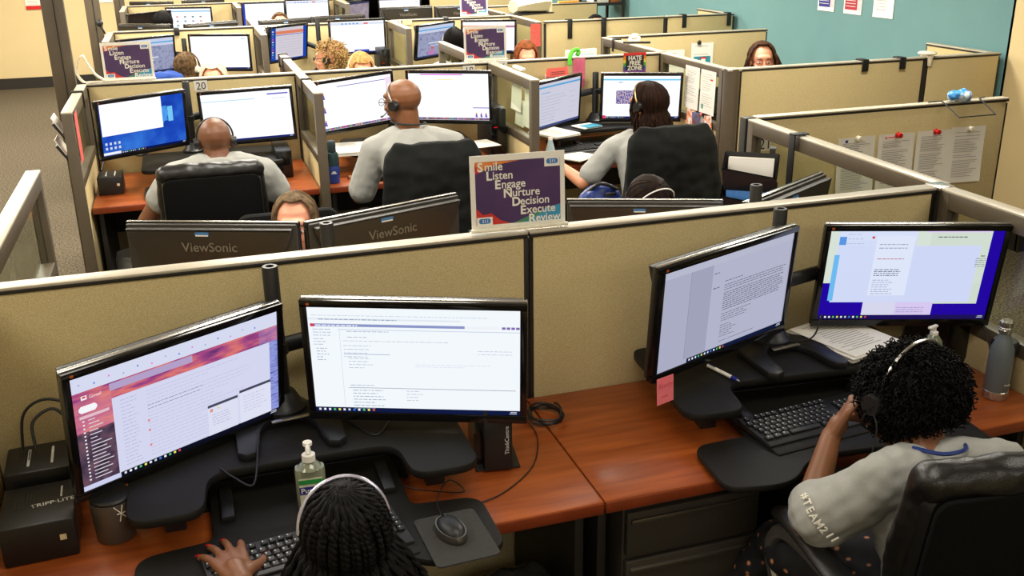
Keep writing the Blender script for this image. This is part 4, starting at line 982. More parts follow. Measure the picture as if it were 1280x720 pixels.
# clips over partitions
def clip(label, M, w=.045, d=.075, h=.1, hd=.02, group=None):
    t = single('partition_clip', MB().box((0, 0, .004), (w, d, .008), blackp, .001).box((0, -d/2, -h/2+.004), (w, .006, h), blackp, .001).box((0, d/2, -hd), (w, .006, hd*2), blackp, .001), label, 'clip')
    t.matrix_world = M
for lb, x, y, h in [('left black clip over the long right partition', 4.07, 5.385, .07), ('right black clip over the long right partition', 4.35, 5.385, .07),
    ('left long black strap clip over the far partition', 3.43, 8.85, .17), ('right long black strap clip over the far partition', 3.77, 8.85, .17), ('small black clip on the far partition near the teal wall', 4.6, 8.85, .12), ('black clip at the end corner of the far partition', 5.08, 8.85, .12),
    ('black clip over the third row partition', -.02, Y3, .06), ('black clip in the third row partition near the second sign', 2.45, Y3, .1)]:
    clip(lb, T(x, y, 1.272), h=h)
for lb, x, y in [('black clip on the left divider rail of desk 20', -.57, 5.95), ('black clip on the divider rail between desks 20 and 18', .67, 5.95), ('black clip on the divider behind partition 20, nearest the junction', .67, 7.0), ('black clip on the divider behind partition 20, far end', .67, 7.25), ('small black clip on the telephone divider', 3.15, 7.12)]:
    clip(lb, T(x, y, 1.272) @ RZ(-pi/2 if x != -.57 else pi/2), .03, .06, .09)
mb = MB().lathe([(0, .02), (.055, .02), (.06, .028), (.05, .036), (.0, .04)], wpin, 24); mb.lathe([(0, -.05), (.012, -.05), (.02, .02), (0, .02)], pbr('clear_knob', rgb(215, 205, 180), .2), 16, T(0, -.032, 0))
mb.box((0, 0, .01), (.05, .07, .02), wpin, .004)
single('light_sensor', mb, 'white mushroom shaped knob on the partition seam', 'fixture', (4.56, 5.385, 1.265))
# wire basket + blue packet
wr = MB()
for p in ([(-.18, 0, .01), (-.1, 0, .01), (-.13, -.16, -.04), (.08, -.16, -.04), (.12, 0, .01), (.17, .02, .01)],): wr.tube(p, .003, inkd, 6)
single('wire_hanger', wr, 'thin black wire hanger frame on the right partition', 'hanger', (3.55, 3.93, 1.268))
pk = MB().ell((0, 0, 0), (.07, .035, .032), pbr('blue_packet', rgb(60, 140, 210), .35, c2=rgb(220, 235, 245), scale=14, ramp=(.5, .62)), n=14)
pk = bake(pk, .006, 1, .012, 20)
single('wipe_packet', pk, 'crumpled blue and white packet on top of the right partition', 'packet', (3.555, 3.93, 1.298))
# hanging file pockets
t = thing('file_holder', 'black hanging file holder with two pockets on the numbered 21 divider', 'file holder', (2.12, 3.44, 1.03), radians(-36))
t.scale = (.78, .78, .72)
for k, (zz, nm) in enumerate(((.06, 'upper'), (-.1, 'lower'))):
    g = MB(); 
    vs = [(-.13, 0, 0), (.13, 0, 0), (.13, .06, 0), (-.13, .06, 0), (-.14, -.05, .13), (.14, -.05, .09), (.14, .075, .2), (-.14, .075, .2)]
    vi = [(x*.96, y*.9+.004, z+.006) for x, y, z in vs]
    g.add([(x, y, z+zz) for x, y, z in vs], [(0, 3, 2, 1), (0, 1, 5, 4), (1, 2, 6, 5), (2, 3, 7, 6), (3, 0, 4, 7)], blackp)
    g.add([(x, y, z+zz) for x, y, z in vi], [(0, 1, 2, 3), (0, 4, 5, 1), (1, 5, 6, 2), (2, 6, 7, 3), (3, 7, 4, 0)], blackp)
    link('pocket', g, t, smooth=False)
link('strap', MB().box((.1, .09, .13), (.03, .006, .32), blackp, .001).box((.1, .12, .286), (.03, .06, .006), blackp), t)
for k, (zz, c, lb) in enumerate(((.1, paper, 'white folders standing in the upper black file pocket'), (-.06, MATS['blue_sticker'], 'blue edged folders standing in the lower black file pocket'))):
    g = MB()
    for j in range(5): g.box((0, .01*j-.005, .075+zz), (.23, .003, .14), c if (j % 2 == 0) else paper, 0, RX(-.12))
    o = single('folder', g, lb, 'folder', (2.12, 3.44, 1.03), radians(-36), ang=20); o.scale = (.78, .78, .72)
single('hanging_strap', MB().box((0, 0, -.1), (.006, .04, .22), blackp, .001).box((.03, 0, .006), (.07, .04, .006), blackp, .001), 'black strap hooked over the rail numbered 21, holding the file pockets', 'strap', (2.345, 3.5, 1.272))
# wall pockets outside left divider
g = MB()
for j in range(2): g.prism([(0, 0), (-.05, .08), (-.043, .08), (.0, .015)], -.09, .09, blackp, T(-.6, 5.42, 1.13-.11*j) @ RX(pi/2))
single('file_pocket', g, 'black paper pockets hung outside the left divider of desk 20', 'file holder')
for j in range(2): single('paper_sheet', MB().box((0, 0, 0), (.004, .15, .09), paper, 0, RY(-.5)), ['upper white papers in the pockets outside the left divider', 'lower white papers in the pockets outside the left divider'][j], 'paper', (-.628, 5.42, 1.2-.11*j))
# curled white paper strip
cs = MB(); kx = .72
pts = spline([(.11, 0, .012), (.05, 0, .05), (-.0, 0, .12), (-.03, 0, .17), (-.075, 0, .12), (-.085, 0, .06), (-.05, 0, .01), (.0, 0, .005), (.1, 0, .005)], 6)
pts = [V((p.x*.72, p.y, p.z*.92)) for p in pts]
for a, b in zip(pts[:-1], pts[1:]): cs.add([a+V((0, -.022, 0)), b+V((0, -.022, 0)), b+V((0, .022, 0)), a+V((0, .022, 0)), a+V((.009, -.022, .004)), b+V((.009, -.022, .004)), b+V((.009, .022, .004)), a+V((.009, .022, .004))], [(0, 1, 2, 3), (7, 6, 5, 4), (0, 4, 5, 1), (3, 2, 6, 7)], wpin)
single('paper_strip', cs, 'curled cream strip standing left of the far left acronym sign', 'paper', (-.53, 6.3, 1.272), 0)
# posters
def poster(label, M, w, h, c, c2=None, bar=None):
    t = thing('poster', label, 'poster', M.to_translation(), 0, None, M.to_3x3().to_4x4())
    link('sheet', MB().box((0, -.001, h/2), (w, .002, h), paper), t)
    g = MB()
    if c: g.box((-w*.09 if bar else 0, -.003, h*.53), (w*.68 if bar else w*.9, .001, h*.84), c)
    if bar: g.box((w*.36, -.003, h*.45), (w*.2, .001, h*.68), bar)
    for i in range(9): g.box((-w*.1, -.0045, h*.2+i*h*.075), (w*.55, .0006, h*.012), paper if c else ink)
    link('print', g, t, smooth=False)
pin2 = pbr('pale_pink_print', rgb(235, 190, 195), .7)
MW = lambda y, z: T(5.176, y, z) @ RZ(-pi/2)
poster('dark blue poster, leftmost of three on the teal wall', MW(7.4, 1.39), .23, .3, navy, None, pin2)
poster('crimson poster, middle of three on the teal wall', MW(7.04, 1.39), .23, .3, pbr('crimson_print', rgb(165, 30, 55), .6), None, pin2)
poster('white poster, rightmost of three on the teal wall', MW(6.66, 1.39), .24, .3, None)
poster('white poster with a red strip on the cream wall, left of the power pole', T(-1.87, 15.79, 1.08), .24, .32, None)
single('red_strip', MB().box((0, 0, 0), (.24, .004, .05), red), 'red strip along the foot of the far left wall poster', 'poster strip', (-1.87, 15.782, 1.105))
poster('white notice on the cream wall between the power poles', T(-.95, 15.79, 1.14), .2, .3, None)
# old CRT style white monitor
t = thing('old_monitor', 'old bulky off-white monitor seen from behind on the far divider', 'monitor', (3.35, 9.75, 1.285), radians(20))
crt = pbr('aged_white_plastic', rgb(228, 218, 180), .5, var=.03)
link('casing', MB().loft([(V((.16, 0, .1)), V((0, 1, 0)), V((0, 0, 1)), .17, .13), (V((.06, 0, .1)), V((0, 1, 0)), V((0, 0, 1)), .165, .125), (V((-.1, 0, .08)), V((0, 1, 0)), V((0, 0, 1)), .11, .085), (V((-.2, 0, .06)), V((0, 1, 0)), V((0, 0, 1)), .08, .06)], crt, 8), t)
link('front_frame', MB().box((.18, 0, .1), (.04, .27, .22), crt, .01), t); link('shelf', MB().box((0, 0, -.016), (.45, .26, .012), darkrail, .003), t)
# shelf unit at the end of the teal wall
t = thing('shelf_unit', 'dark shelf unit with white boxes at the far end of the teal wall', 'shelf', (4.92, 11.6, 0), 0)
g = MB()
for z in (.1, .5, .9, 1.2, 1.5): g.box((0, 0, z), (.36, .5, .03), darkrail)
for x in (-.18, .18):
    for y in (-.24, .24): g.box((x, y, .8), (.03, .03, 1.6), darkrail)
link('frame', g, t)
single('carton', MB().box((0, 0, .05), (.16, .3, .1), paper, .004), 'white carton on the dark far shelf', 'box', (4.85, 11.55, 1.216))
single('carton', MB().box((0, 0, .045), (.12, .3, .09), pbr('brown_carton', rgb(150, 90, 45), .7), .004), 'brown carton on the dark far shelf', 'box', (5.02, 11.55, 1.216))
single('orange_folder', MB().box((0, 0, .01), (.24, .05, .02), pbr('orange_card', rgb(235, 160, 50), .6), .002), 'orange item lying on the far right partition', 'folder', (4.2, 10.85, 1.272))
# far desk monitor with green picture
t = thing('monitor', 'small white framed screen with a green picture behind the pink slip', 'monitor', (2.7, 6.72, 1.17), radians(10))
link('bezel', MB().box((0, 0, 0), (.25, .03, .19), wpin, .006), t); link('screen', MB().box((0, -.017, .0), (.21, .002, .14), em(240, 245, 240)).box((.03, -.0185, -.01), (.14, .001, .06), em(60, 160, 60)), t); link('stand', MB().box((0, .02, -.23), (.05, .02, .42), blackp).box((0, .0, -.438), (.22, .18, .02), blackp), t)
# bin with liner at desk 20
t = thing('waste_bin', 'waste bin with a cloudy liner under desk 20', 'bin', (-.38, 5.93, 0), 0)
link('bucket', MB().lathe([(0, 0), (.11, 0), (.14, .3), (.13, .3), (.1, .02), (0, .02)], blackp, 20), t)
lin_ = MB().lathe([(.14, .2), (.15, .28), (.148, .33), (.12, .34), (.125, .28), (.11, .1), (0, .08)], pbr('cloudy_liner', rgb(225, 223, 216), .35, bump=.8, bscale=50), 24)
lin_.v = [(x+.012*noise.noise(V((x*30, y*30, z*30))), y+.012*noise.noise(V((x*30+9, y*30, z*30))), z+.02*noise.noise(V((x*25, y*25, 3)))) for x, y, z in lin_.v]
link('liner', lin_, t)
lin2 = MB().ell((0, 0, .2), (.17, .13, .2), bagm, n=28)
lin2.v = [(x+.03*noise.noise(V((x*9, y*9, z*9))), y+.03*noise.noise(V((x*9+9, y*9, z*9))), max(0, z+.03*noise.noise(V((x*12, y*12, z*5))))) for x, y, z in lin2.v]
single('bin_bag', lin2, 'dark translucent bin bag below the near cherry desk', 'bag', (.72, 2.25, 0))
# ------------------------------------------------------------ chairs
def chair(label, x, y, yaw=0, top=1.12, w=.46, style='leather', arms=True, seat=.46, lean=8):
    t = thing('office_chair', label, 'chair', (x, y, 0), radians(yaw))
    mat = leather if style == 'leather' else meshb
    link('seat', MB().prism(rpoly([(-.24, -.2), (.24, -.2), (.25, .27), (-.25, .27)], .09), seat-.09, seat, mat, None, .03), t)
    bh = top-seat-.02; M = T(0, -.2, seat+.04) @ RX(radians(lean))
    b = MB().prism(rpoly([(-w*.44, 0), (w*.44, 0), (w*.5, bh*.5), (w*.49, bh-.03), (-w*.49, bh-.03), (-w*.5, bh*.5)], [.06, .06, .2, .05, .05, .2]), -.035, .045, mat, M @ RX(pi/2) @ T(0, 0, 0), .025)
    link('backrest', b, t)
    link('rear_panel', MB().prism(rpoly([(-w*.44, .02), (w*.44, .02), (w*.49, bh*.5), (w*.48, bh-.04), (-w*.48, bh-.04), (-w*.49, bh*.5)], [.06, .06, .2, .04, .04, .2]), .044, .058, meshb, M @ RX(pi/2), .006), t)
    if style == 'leather':
        r = MB(); hb = bh-.035
        for s in (-1, 1):
            q_ = [M @ V(p) for p in spline([(s*w*.44, .02, bh*.3), (s*w*.47, .02, bh*.65), (s*w*.455, .015, hb)], 4)]
            for a_, b_ in zip(q_[:-1], q_[1:]): r.cap(a_, b_, .034, .034, leather)
        q_ = [M @ V(p) for p in [(-w*.44, .0, hb), (-w*.2, -.01, hb+.006), (w*.2, -.01, hb+.006), (w*.44, 0, hb)]]
        for a_, b_ in zip(q_[:-1], q_[1:]): r.cap(a_, b_, .044, .044, leather)
        r = bake(r, .008, 3, .006, 14)
        link('head_roll', r, t)
    if arms:
        for s in (-1, 1):
            a = link('armrest', MB().tube(spline([(s*.29, -.2, seat+.24), (s*.305, -.05, seat+.265), (s*.305, .12, seat+.262), (s*.295, .23, seat+.235)], 5), [.02]+[.034]*14+[.024], leather, 12, flat=.55, ref=(0, 0, 1)), t)
            link('arm_rail', MB().tube(spline([(s*.29, -.2, seat+.215), (s*.3, -.02, seat+.228), (s*.3, .2, seat+.19), (s*.3, .26, seat+.08), (s*.28, .16, seat-.03), (s*.2, .02, seat-.07)], 6), .013, silver, 8, flat=1.6), a)
    link('gas_column', MB().lathe([(0, .1), (.035, .1), (.035, .24), (.022, .25), (.022, seat-.08), (.1, seat-.07), (.1, seat-.055), (0, seat-.055)], blackp, 18), t)
    for k in range(5):
        a = radians(72*k+18); e = (.29*cos(a), .29*sin(a), .075)
        l_ = link('base_leg', MB().tube([(0, 0, .11), e], [.032, .018], blackp, 8), t)
        link('caster', MB().cyl((e[0]-.022*sin(a), e[1]+.022*cos(a), .028), (e[0]+.022*sin(a), e[1]-.022*cos(a), .028), .028, blackp, None, 14), l_)
    return t
# ------------------------------------------------------------ people
def skinm(name, r, g, b): return pbr(name, rgb(r, g, b), .48, var=.07, scale=18, bump=.06, bscale=300)
def headM(c, yaw, pitch=0, roll=0):
    # local: +Y is where the face looks, +Z up; pitch>0 looks down
    return T(*c) @ RZ(radians(yaw)) @ RX(radians(-pitch)) @ RY(radians(roll))
def add_head(mb, M, m, s=1.0):
    R = M.to_3x3().to_4x4()
    def e(c, r): mb.ell(M @ (V(c)*s), tuple(a*s for a in r), m, R, 18)
    e((0, -.014, .028), (.077, .097, .086)); e((0, .022, -.035), (.061, .068, .078)); e((0, .03, -.02), (.066, .056, .05))
    e((0, .064, -.092), (.024, .022, .022)); e((0, .072, .035), (.052, .024, .02)); e((0, .088, -.062), (.024, .012, .011))
    for x in (-1, 1):
        e((x*.079, -.004, -.012), (.011, .018, .031)); e((x*.081, -.01, .008), (.009, .018, .014)); e((x*.04, .066, -.028), (.02, .02, .018))
        e((x*.031, .077, .004), (.017, .012, .01)); e((x*.012, .098, -.03), (.009, .008, .008))
    mb.cap(M @ (V((0, .088, .014))*s), M @ (V((0, .106, -.026))*s), .008*s, .012*s, m)
def hand(mb, wrist, d, up, side, curl, m, spread=.08, s=1.0, nails=None, thumb=(.55, .25), nailm=None):
    # d: direction of the fingers, up: back-of-hand normal, side: +1 thumb towards +lat
    d = V(d).normalized(); up = V(up); up = (up-d*up.dot(d)).normalized(); lat = d.cross(up).normalized()*side
    w = V(wrist)
    lens = [(.038, .024, .02), (.043, .028, .021), (.04, .026, .02), (.031, .019, .018)]
    for i in range(4):
        o = (1.5-i)*.0195*s
        b0 = w+lat*o*.55+d*.012*s; k = w+lat*o+d*(.086-.004*abs(i-1)-.004*(i == 3))*s
        mb.cap(b0, k, .0135*s, .0105*s, m, 10)
        a = spread*(1.5-i); dd = (d*cos(a)+lat*sin(a)).normalized(); p = k
        cu = curl[i] if isinstance(curl, (list, tuple)) else curl
        for j, L in enumerate(lens[i]):
            ang = cu*(.7 if j == 0 else 1.0)
            ax = dd.cross(up).normalized(); dd = (dd*cos(ang)-up*sin(ang)).normalized(); upn = ax.cross(dd).normalized(); up2 = upn if upn.dot(up) > 0 else -upn
            q = p+dd*L*s; mb.cap(p, q, (.0092-.0009*j)*s, (.0086-.001*j)*s, m, 10); p = q; up_ = up2
            up = up2 if j < 2 else up
        if nails is not None: nails.append(MB().ell(p+up_*.0062*s+dd*.004*s, (.0062*s, .0105*s, .0022*s), nailm, Matrix((lat, dd, up_)).transposed().to_4x4(), 10))
        up = (lat*side).cross(d).normalized()
    upn = (lat*side).cross(d).normalized()
    mb.cap(w-d*.01*s, w+d*.035*s, .021*s, .024*s, m, 12)
    t0 = w+lat*.026*s+d*.02*s; td = (d*thumb[0]+lat*.75-upn*thumb[1]).normalized(); p = w+lat*.012*s+d*.01*s
    mb.cap(p, t0, .014*s, .0135*s, m, 10); q = t0+td*.036*s; mb.cap(t0, q, .0135*s, .0105*s, m, 10)
    td2 = (td+d*.5).normalized(); q2 = q+td2*.028*s; mb.cap(q, q2, .0105*s, .0088*s, m, 10)
    if nails is not None: nails.append(MB().ell(q2+upn*.0065*s+td2*.005*s, (.0066*s, .011*s, .0022*s), nailm, Matrix((td2.cross(upn), td2, upn)).transposed().to_4x4(), 10))
def lerp(a, b, t): return V(a)*(1-t)+V(b)*t
def person(label, hc, hyaw, hpitch=0, hroll=0, byaw=0, skin=None, shirt=tee, pants=None, nb=None, hip=None, J=None, male=False, voxel=.008, slv=.62, vs=.009, hands='rest', nails=None, eyes=False, legs=True, hs=1.0, group=None, handspec=None, wr=.006, flare=False):
    hc = V(hc); f = V((-sin(radians(byaw)), cos(radians(byaw)), 0)); r = V((f.y, -f.x, 0)); up = V((0, 0, 1))
    J = J or {}
    M = headM(hc, hyaw, hpitch, hroll)
    nb = V(nb) if nb else hc-up*.16-f*.035
    hip = V(hip) if hip else V((nb.x, nb.y, .53))-f*.12
    sw = .19 if male else .162
    g = {}
    for n_, s in (('L', -1), ('R', 1)):
        g['sh'+n_] = V(J.get('sh'+n_, nb+r*s*sw-up*.055))
        g['el'+n_] = V(J.get('el'+n_, g['sh'+n_]-up*.26+f*.1+r*s*.05))
        g['wr'+n_] = V(J.get('wr'+n_, g['el'+n_]+f*.24+up*.02-r*s*.06))
        g['kn'+n_] = V(J.get('kn'+n_, hip+r*s*.1+f*.43-up*.03)); g['an'+n_] = V(J.get('an'+n_, V((g['kn'+n_].x, g['kn'+n_].y, .09))-f*.02))
    loc = (hip.x, hip.y, 0); O = V(loc)
    t = thing('person', label, 'person', loc, 0, group)
    k = 1.08 if male else .95
    spine = nb-hip; sl = (g['shR']-g['shL']).normalized(); dep = spine.cross(sl).normalized()
    def torso(mb, m, gr=0, top=True, hipw=1.0, belly=0):
        B = [(-.02, .16*hipw, .115), (.12, .155*hipw, .115), (.3, .14, .108+belly), (.5, .142, .108+belly), (.7, .152, .108), (.84, .155, .095), (.93, .12, .075), (1.0, .062, .058)]
        secs = []
        for tt, a, b in B:
            secs.append((hip+spine*tt-dep*0, r.lerp(sl, max(0, min(1, tt))).normalized(), dep, (a*k+gr), (b*k+gr)))
        mb.loft([(V(c), A, D_, a, b) for c, A, D_, a, b in secs], m, 28)
        for s in 'LR': mb.cap(lerp(nb-up*.03, g['sh'+s], .35), g['sh'+s], .06*k+gr, .052*k+gr, m)
    b = MB(); torso(b, skin)
    b.cap(nb-up*.03, hc-M.to_3x3() @ V((0, .02, .05)), .056*k, .055*k, skin)
    add_head(b, M, skin, hs)
    nl = [] if nails else None
    for s, sg in (('L', -1), ('R', 1)):
        sh, el, wr_ = g['sh'+s], g['el'+s], g['wr'+s]
        b.cap(sh, el, .048*k, .04*k, skin); b.cap(el, lerp(el, wr_, .35), .04*k, .038*k, skin); b.cap(lerp(el, wr_, .35), wr_, .038*k, .026*k, skin)
        hsx = (handspec or {}).get(s)
        if hsx: hand(b, wr_, hsx[0], hsx[1], hsx[2], hsx[3], skin, *(hsx[4:] if len(hsx) > 4 else ()), nails=nl, nailm=nails)
        else:
            d = (wr_-el); d.z *= .4
            hand(b, wr_, d, (0, 0, 1), -sg*1, .3, skin)
        if legs:
            b.cap(hip+r*sg*.09, g['kn'+s], .082*k, .058*k, skin); b.cap(g['kn'+s], g['an'+s], .056*k, .036*k, skin)
    bk = bake(b, voxel, 3)
    link('body', bk, t, origin=O, ang=180)
    for x_ in (nl or []): link('fingernail', x_, t, origin=O)['label'] = 'glossy red fingernail'
    # shirt
    c = MB(); torso(c, shirt, .014, belly=.0)
    for s in 'LR':
        sh, el = g['sh'+s], g['el'+s]; e = lerp(sh, el, slv) if slv <= 1 else el
        c.cap(sh, e, .066*k, (.064*k+.006) if not flare else .076, shirt)
        if slv > 1: c.cap(el, lerp(el, g['wr'+s], slv-1), .06*k, .042*k, shirt)
    sb = bake(c, vs, 2, wr, 11)
    link('shirt', sb, t, origin=O, ang=180)
    if legs:
        pm = pants or pbr('dark_trouser_cloth', rgb(30, 30, 36), .85)
        p = MB()
        p.loft([(hip-up*.05, r, f, .17*k, .13*k), (hip+up*.05, r, f, .175*k, .135*k), (hip+up*.1, r, f, .165*k, .128*k)], pm)
        for s, sg in (('L', -1), ('R', 1)):
            p.cap(hip+r*sg*.09, g['kn'+s], .094*k, .07*k, pm); p.cap(g['kn'+s], g['an'+s], .068*k, .052*k, pm)
        link('trousers', bake(p, .014, 2, .006, 12), t, origin=O, ang=180)
        for s in 'LR':
            a = g['an'+s]; link('shoe', MB().loft([(a+V((0, 0, -.05))-f*.06, r, up, .03, .035), (a+V((0, 0, -.05))-f*.03, r, up, .038, .045), (a+V((0, 0, -.055))+f*.08, r, up, .045, .035), (a+V((0, 0, -.065))+f*.16, r, up, .035, .022)], darkrail, 16), t, origin=O)
    if eyes:
        R = M.to_3x3().to_4x4()
        for x in (-1, 1):
            ey = MB().ell(M @ V((x*.031, .0835, .003)), (.013, .008, .006), eyew, R, 12).ell(M @ V((x*.031, .0895, .003)), (.0055, .004, .0055), eyed, R, 12)
            link('eye', ey, t, origin=O)
            link('eyebrow', MB().tube([M @ V((x*.016, .094, .026)), M @ V((x*.03, .095, .031)), M @ V((x*.05, .083, .026))], .0028, eyed, 6), t, origin=O)
        link('lips', MB().ell(M @ V((0, .098, -.062)), (.021, .006, .006), pbr('lip_rose', rgb(170, 80, 75), .4), R, 12), t, origin=O)
    return t, M, O, g
def hairmat(name, c, c2): return pbr(name, rgb(*c), .65, c2=rgb(*c2), scale=40, spec=.12)
def skullp(az, el, k=1.0, s=1.0):
    # az 0 = face side, el 90 = top ; matches add_head cranium
    a = radians(az); e = radians(el)
    return V((sin(a)*cos(e)*.077*k, cos(a)*cos(e)*.097*k-.014, sin(e)*.086*k+.028))*s
def hair(t, M, O, mat, style='bob', n=220, r=.0045, length=.1, front=55, part=0, thick=1.08, crown=(0, 70), seed=1, jit=1.0, bands=True, hs=1.0, grow=1.25, name='hair'):
    """strands over the skull from the parting, falling to the given length below the ears"""
    R = random.Random(seed); mb = MB()
    # under-cap
    cap_ = MB(); vs = []; fs = []
    for az in range(0, 360, 12):
        az2 = az-360 if az > 180 else az
        lo = front if abs(az2) < 50 else (front-(abs(az2)-50)/35*(front+15) if abs(az2) < 85 else -25)
        for j in range(9): vs.append(skullp(az, lo+(90-lo)*j/8, thick-.02, hs))
    for i in range(30):
        for j in range(8):
            a = i*9+j; b_ = ((i+1) % 30)*9+j; fs.append((a, b_, b_+1, a+1))
    mb.add(vs, fs, mat)
    for i in range(n):
        az = R.uniform(-180, 180); 
        lo = front if abs(az) < 50 else (front-(abs(az)-50)/35*(front+30) if abs(az) < 88 else -32)
        side = 1 if az > 0 else -1
        k = thick+R.uniform(-.02, .05)*jit; pts = []
        e0 = 89 if style != 'part' else 86
        st_az = az*.35 if style == 'part' else az
        m_ = 7
        for j in range(m_):
            q = j/(m_-1); el = 88+(lo-88)*q
            pts.append(skullp(az, el, k+grow*.0*q, hs))
        if abs(az) >= 60 and length > 0:
            L = length*R.uniform(.8, 1.1); base = pts[-1].copy()
            out = V((base.x, base.y+.014, 0)).normalized()
            for j in range(1, 5):
                q = j/4; pts.append(base+V((out.x*.012*sin(q*2.6)*grow+R.uniform(-1, 1)*.004*jit, out.y*.012*sin(q*2.6)*grow+R.uniform(-1, 1)*.004*jit, -L*q)))
        if len(pts) > 7: rr = [r]*(len(pts)-1)+[r*.4]
        else: rr = [r]*(len(pts)-1)+[r*.5]
        mb.tube(pts, rr, mat, 5)
    mb.v = [tuple(M @ V(v)) for v in mb.v]
    return link(name, mb, t, origin=O, ang=60)
def headset(label, M, band=silver, hs=1.0, mic=-1, cups=True, tilt=0, rad=1.12, up=.0, r=.0045, cupm=blackp, wide=2.0, cx=None):
    t = thing('headset', label, 'headset', tuple(M.to_translation()), 0); cx = cx or .082*rad
    O = M.to_translation()
    b = MB(); pts = []
    for i in range(25):
        a = pi*i/24; p = V((.082*rad*cos(a), 0, .02+.088*rad*sin(a)+up)); p = RX(radians(tilt)) @ p; p.y -= .01
        pts.append(M @ (p*hs))
    b.tube(pts, r, band, 8, flat=1); link('band', b, t, origin=O)
    R = M.to_3x3().to_4x4()
    for s in (-1, 1):
        if not cups: break
        link('ear_cushion', MB().cyl(M @ V((s*(cx-.01)*hs, -.006, -.005)), M @ V((s*(cx+.015)*hs, -.006, -.005)), .03, cupm, .024, 18), t, origin=O)
    if mic:
        m_ = MB().tube([M @ V(p) for p in spline([(mic*(cx+.012), 0, -.01), (mic*(cx+.008), .04, -.04), (mic*.075, .085, -.065), (mic*.05, .105, -.068)], 4)], .0026, cupm, 6)
        m_.ell(M @ V((mic*.046, .108, -.068)), (.009, .007, .006), cupm, R, 10); link('microphone', m_, t, origin=O)
    return t
dk1 = skinm('deep_brown_skin', 112, 70, 44); dk2 = skinm('brown_skin', 126, 80, 50); fair = skinm('fair_skin', 224, 156, 124); tan_ = skinm('tan_skin', 196, 132, 96)
blackhair = hairmat('black_hair', (6, 5, 5), (17, 14, 13))
# --- woman with curly hair, near right
chair('black leather office chair of the woman with curly black hair', 1.57, 1.6, -8, 1.09, .54, 'leather', seat=.46, lean=8)
t, M, O, g = person('woman with short curly black hair in a grey tee, cheek resting on her hand', (1.553, 1.755, 1.018), 12, 30, 0, byaw=-2, skin=dk2, shirt=tee, nb=(1.52, 1.63, .94), hip=(1.55, 1.52, .55),
    J=dict(shL=(1.365, 1.60, .915), shR=(1.665, 1.56, .925), elL=(1.265, 1.70, .775), wrL=(1.40, 1.82, .915), elR=(1.72, 1.76, .79), wrR=(1.56, 1.88, .90), knL=(1.4, 1.93, .56), knR=(1.65, 1.93, .56)),
    voxel=.0045, vs=.006, slv=.8, handspec={'L': ((.06, -.0, .1), (-.8, .5, .0), -1, [.3, .35, .4, .45]), 'R': ((-.05, -.03, .1), (.5, .8, 0), 1, .4)}, wr=.012, flare=True)
# curly hair
R = random.Random(11); mb = MB(); hm = blackhair
base = MB().ell((0, -.022, .018), (.108, .115, .102), hm, None, 40)
base.v = [(lambda v, n_: tuple(v*(1+.10*n_)))(V(v), noise.noise(V(v)*22)) for v in base.v]
mb.add(base.v, base.f, hm)
for i in range(3600):
    u = V((R.gauss(0, 1), R.gauss(0, 1), R.gauss(0, 1))).normalized()
    if u.y > .55 and u.z < .25: continue
    if u.z < -.82: continue
    c = V((u.x*.11, u.y*.116-.022, u.z*.104+.018))*R.uniform(.96, 1.09)
    ax = (u+V((R.uniform(-.5, .5), R.uniform(-.5, .5), -.6))).normalized(); A = ax.orthogonal().normalized(); B = ax.cross(A)
    L = R.uniform(.012, .028); rr = R.uniform(.0025, .005); ph = R.uniform(0, 6); pts = []
    for j in range(11):
        q = j/10; a = ph+q*9; pts.append(c+ax*L*q+A*cos(a)*rr+B*sin(a)*rr)
    mb.tube(pts, .0019, hm, 3)
mb.v = [tuple(M @ V(v)) for v in mb.v]; link('hair', mb, t, origin=O, ang=180)
Mh = M @ T(0, -.01, .022)
headset('headset with a thin silver band sunk in the curly black hair', Mh, rad=1.285, tilt=36, mic=-1, r=.004, cx=.122)
link('cord', MB().tube(spline([Mh @ V((-.135, -.01, -.02)), Mh @ V((-.14, -.01, -.06)), Mh @ V((-.14, .03, -.12)), Mh @ V((-.12, .08, -.17))], 5), .0022, blackp, 6), bpy.data.objects[[o.name for o in COL.objects if o.name.startswith('headset')][-1]], origin=Mh.to_translation())
shl = g['shL']; ell_ = g['elL']; c0 = lerp(shl, ell_, .42)
ad = (ell_-shl).normalized(); nrm = V((-.55, -.75, .45)); nrm = (nrm-ad*nrm.dot(ad)).normalized(); vv = nrm.cross(ad)
lt = MB(); c0 = lerp(shl, ell_, .72); xd = (-ad).cross(nrm).normalized()
for i, ch in enumerate('#TEAM211'):
    th = (i-3.5)*.215; n2 = nrm*cos(th)+xd*sin(th); x2 = xd*cos(th)-nrm*sin(th)
    Mt = Matrix((x2, -ad, n2)).transposed().to_4x4(); Mt.translation = c0+n2*.0815
    lt.text(ch, .028, cardw, Mt, .002, .008, 'C', .85)
link('sleeve_lettering', lt, t, origin=O)
link('lanyard', MB().tube(spline([(1.47, 1.62, .975), (1.5, 1.56, .985), (1.56, 1.56, .985), (1.6, 1.61, .975)], 5), .005, MATS['royal_blue_bottle'], 8), t, origin=O)
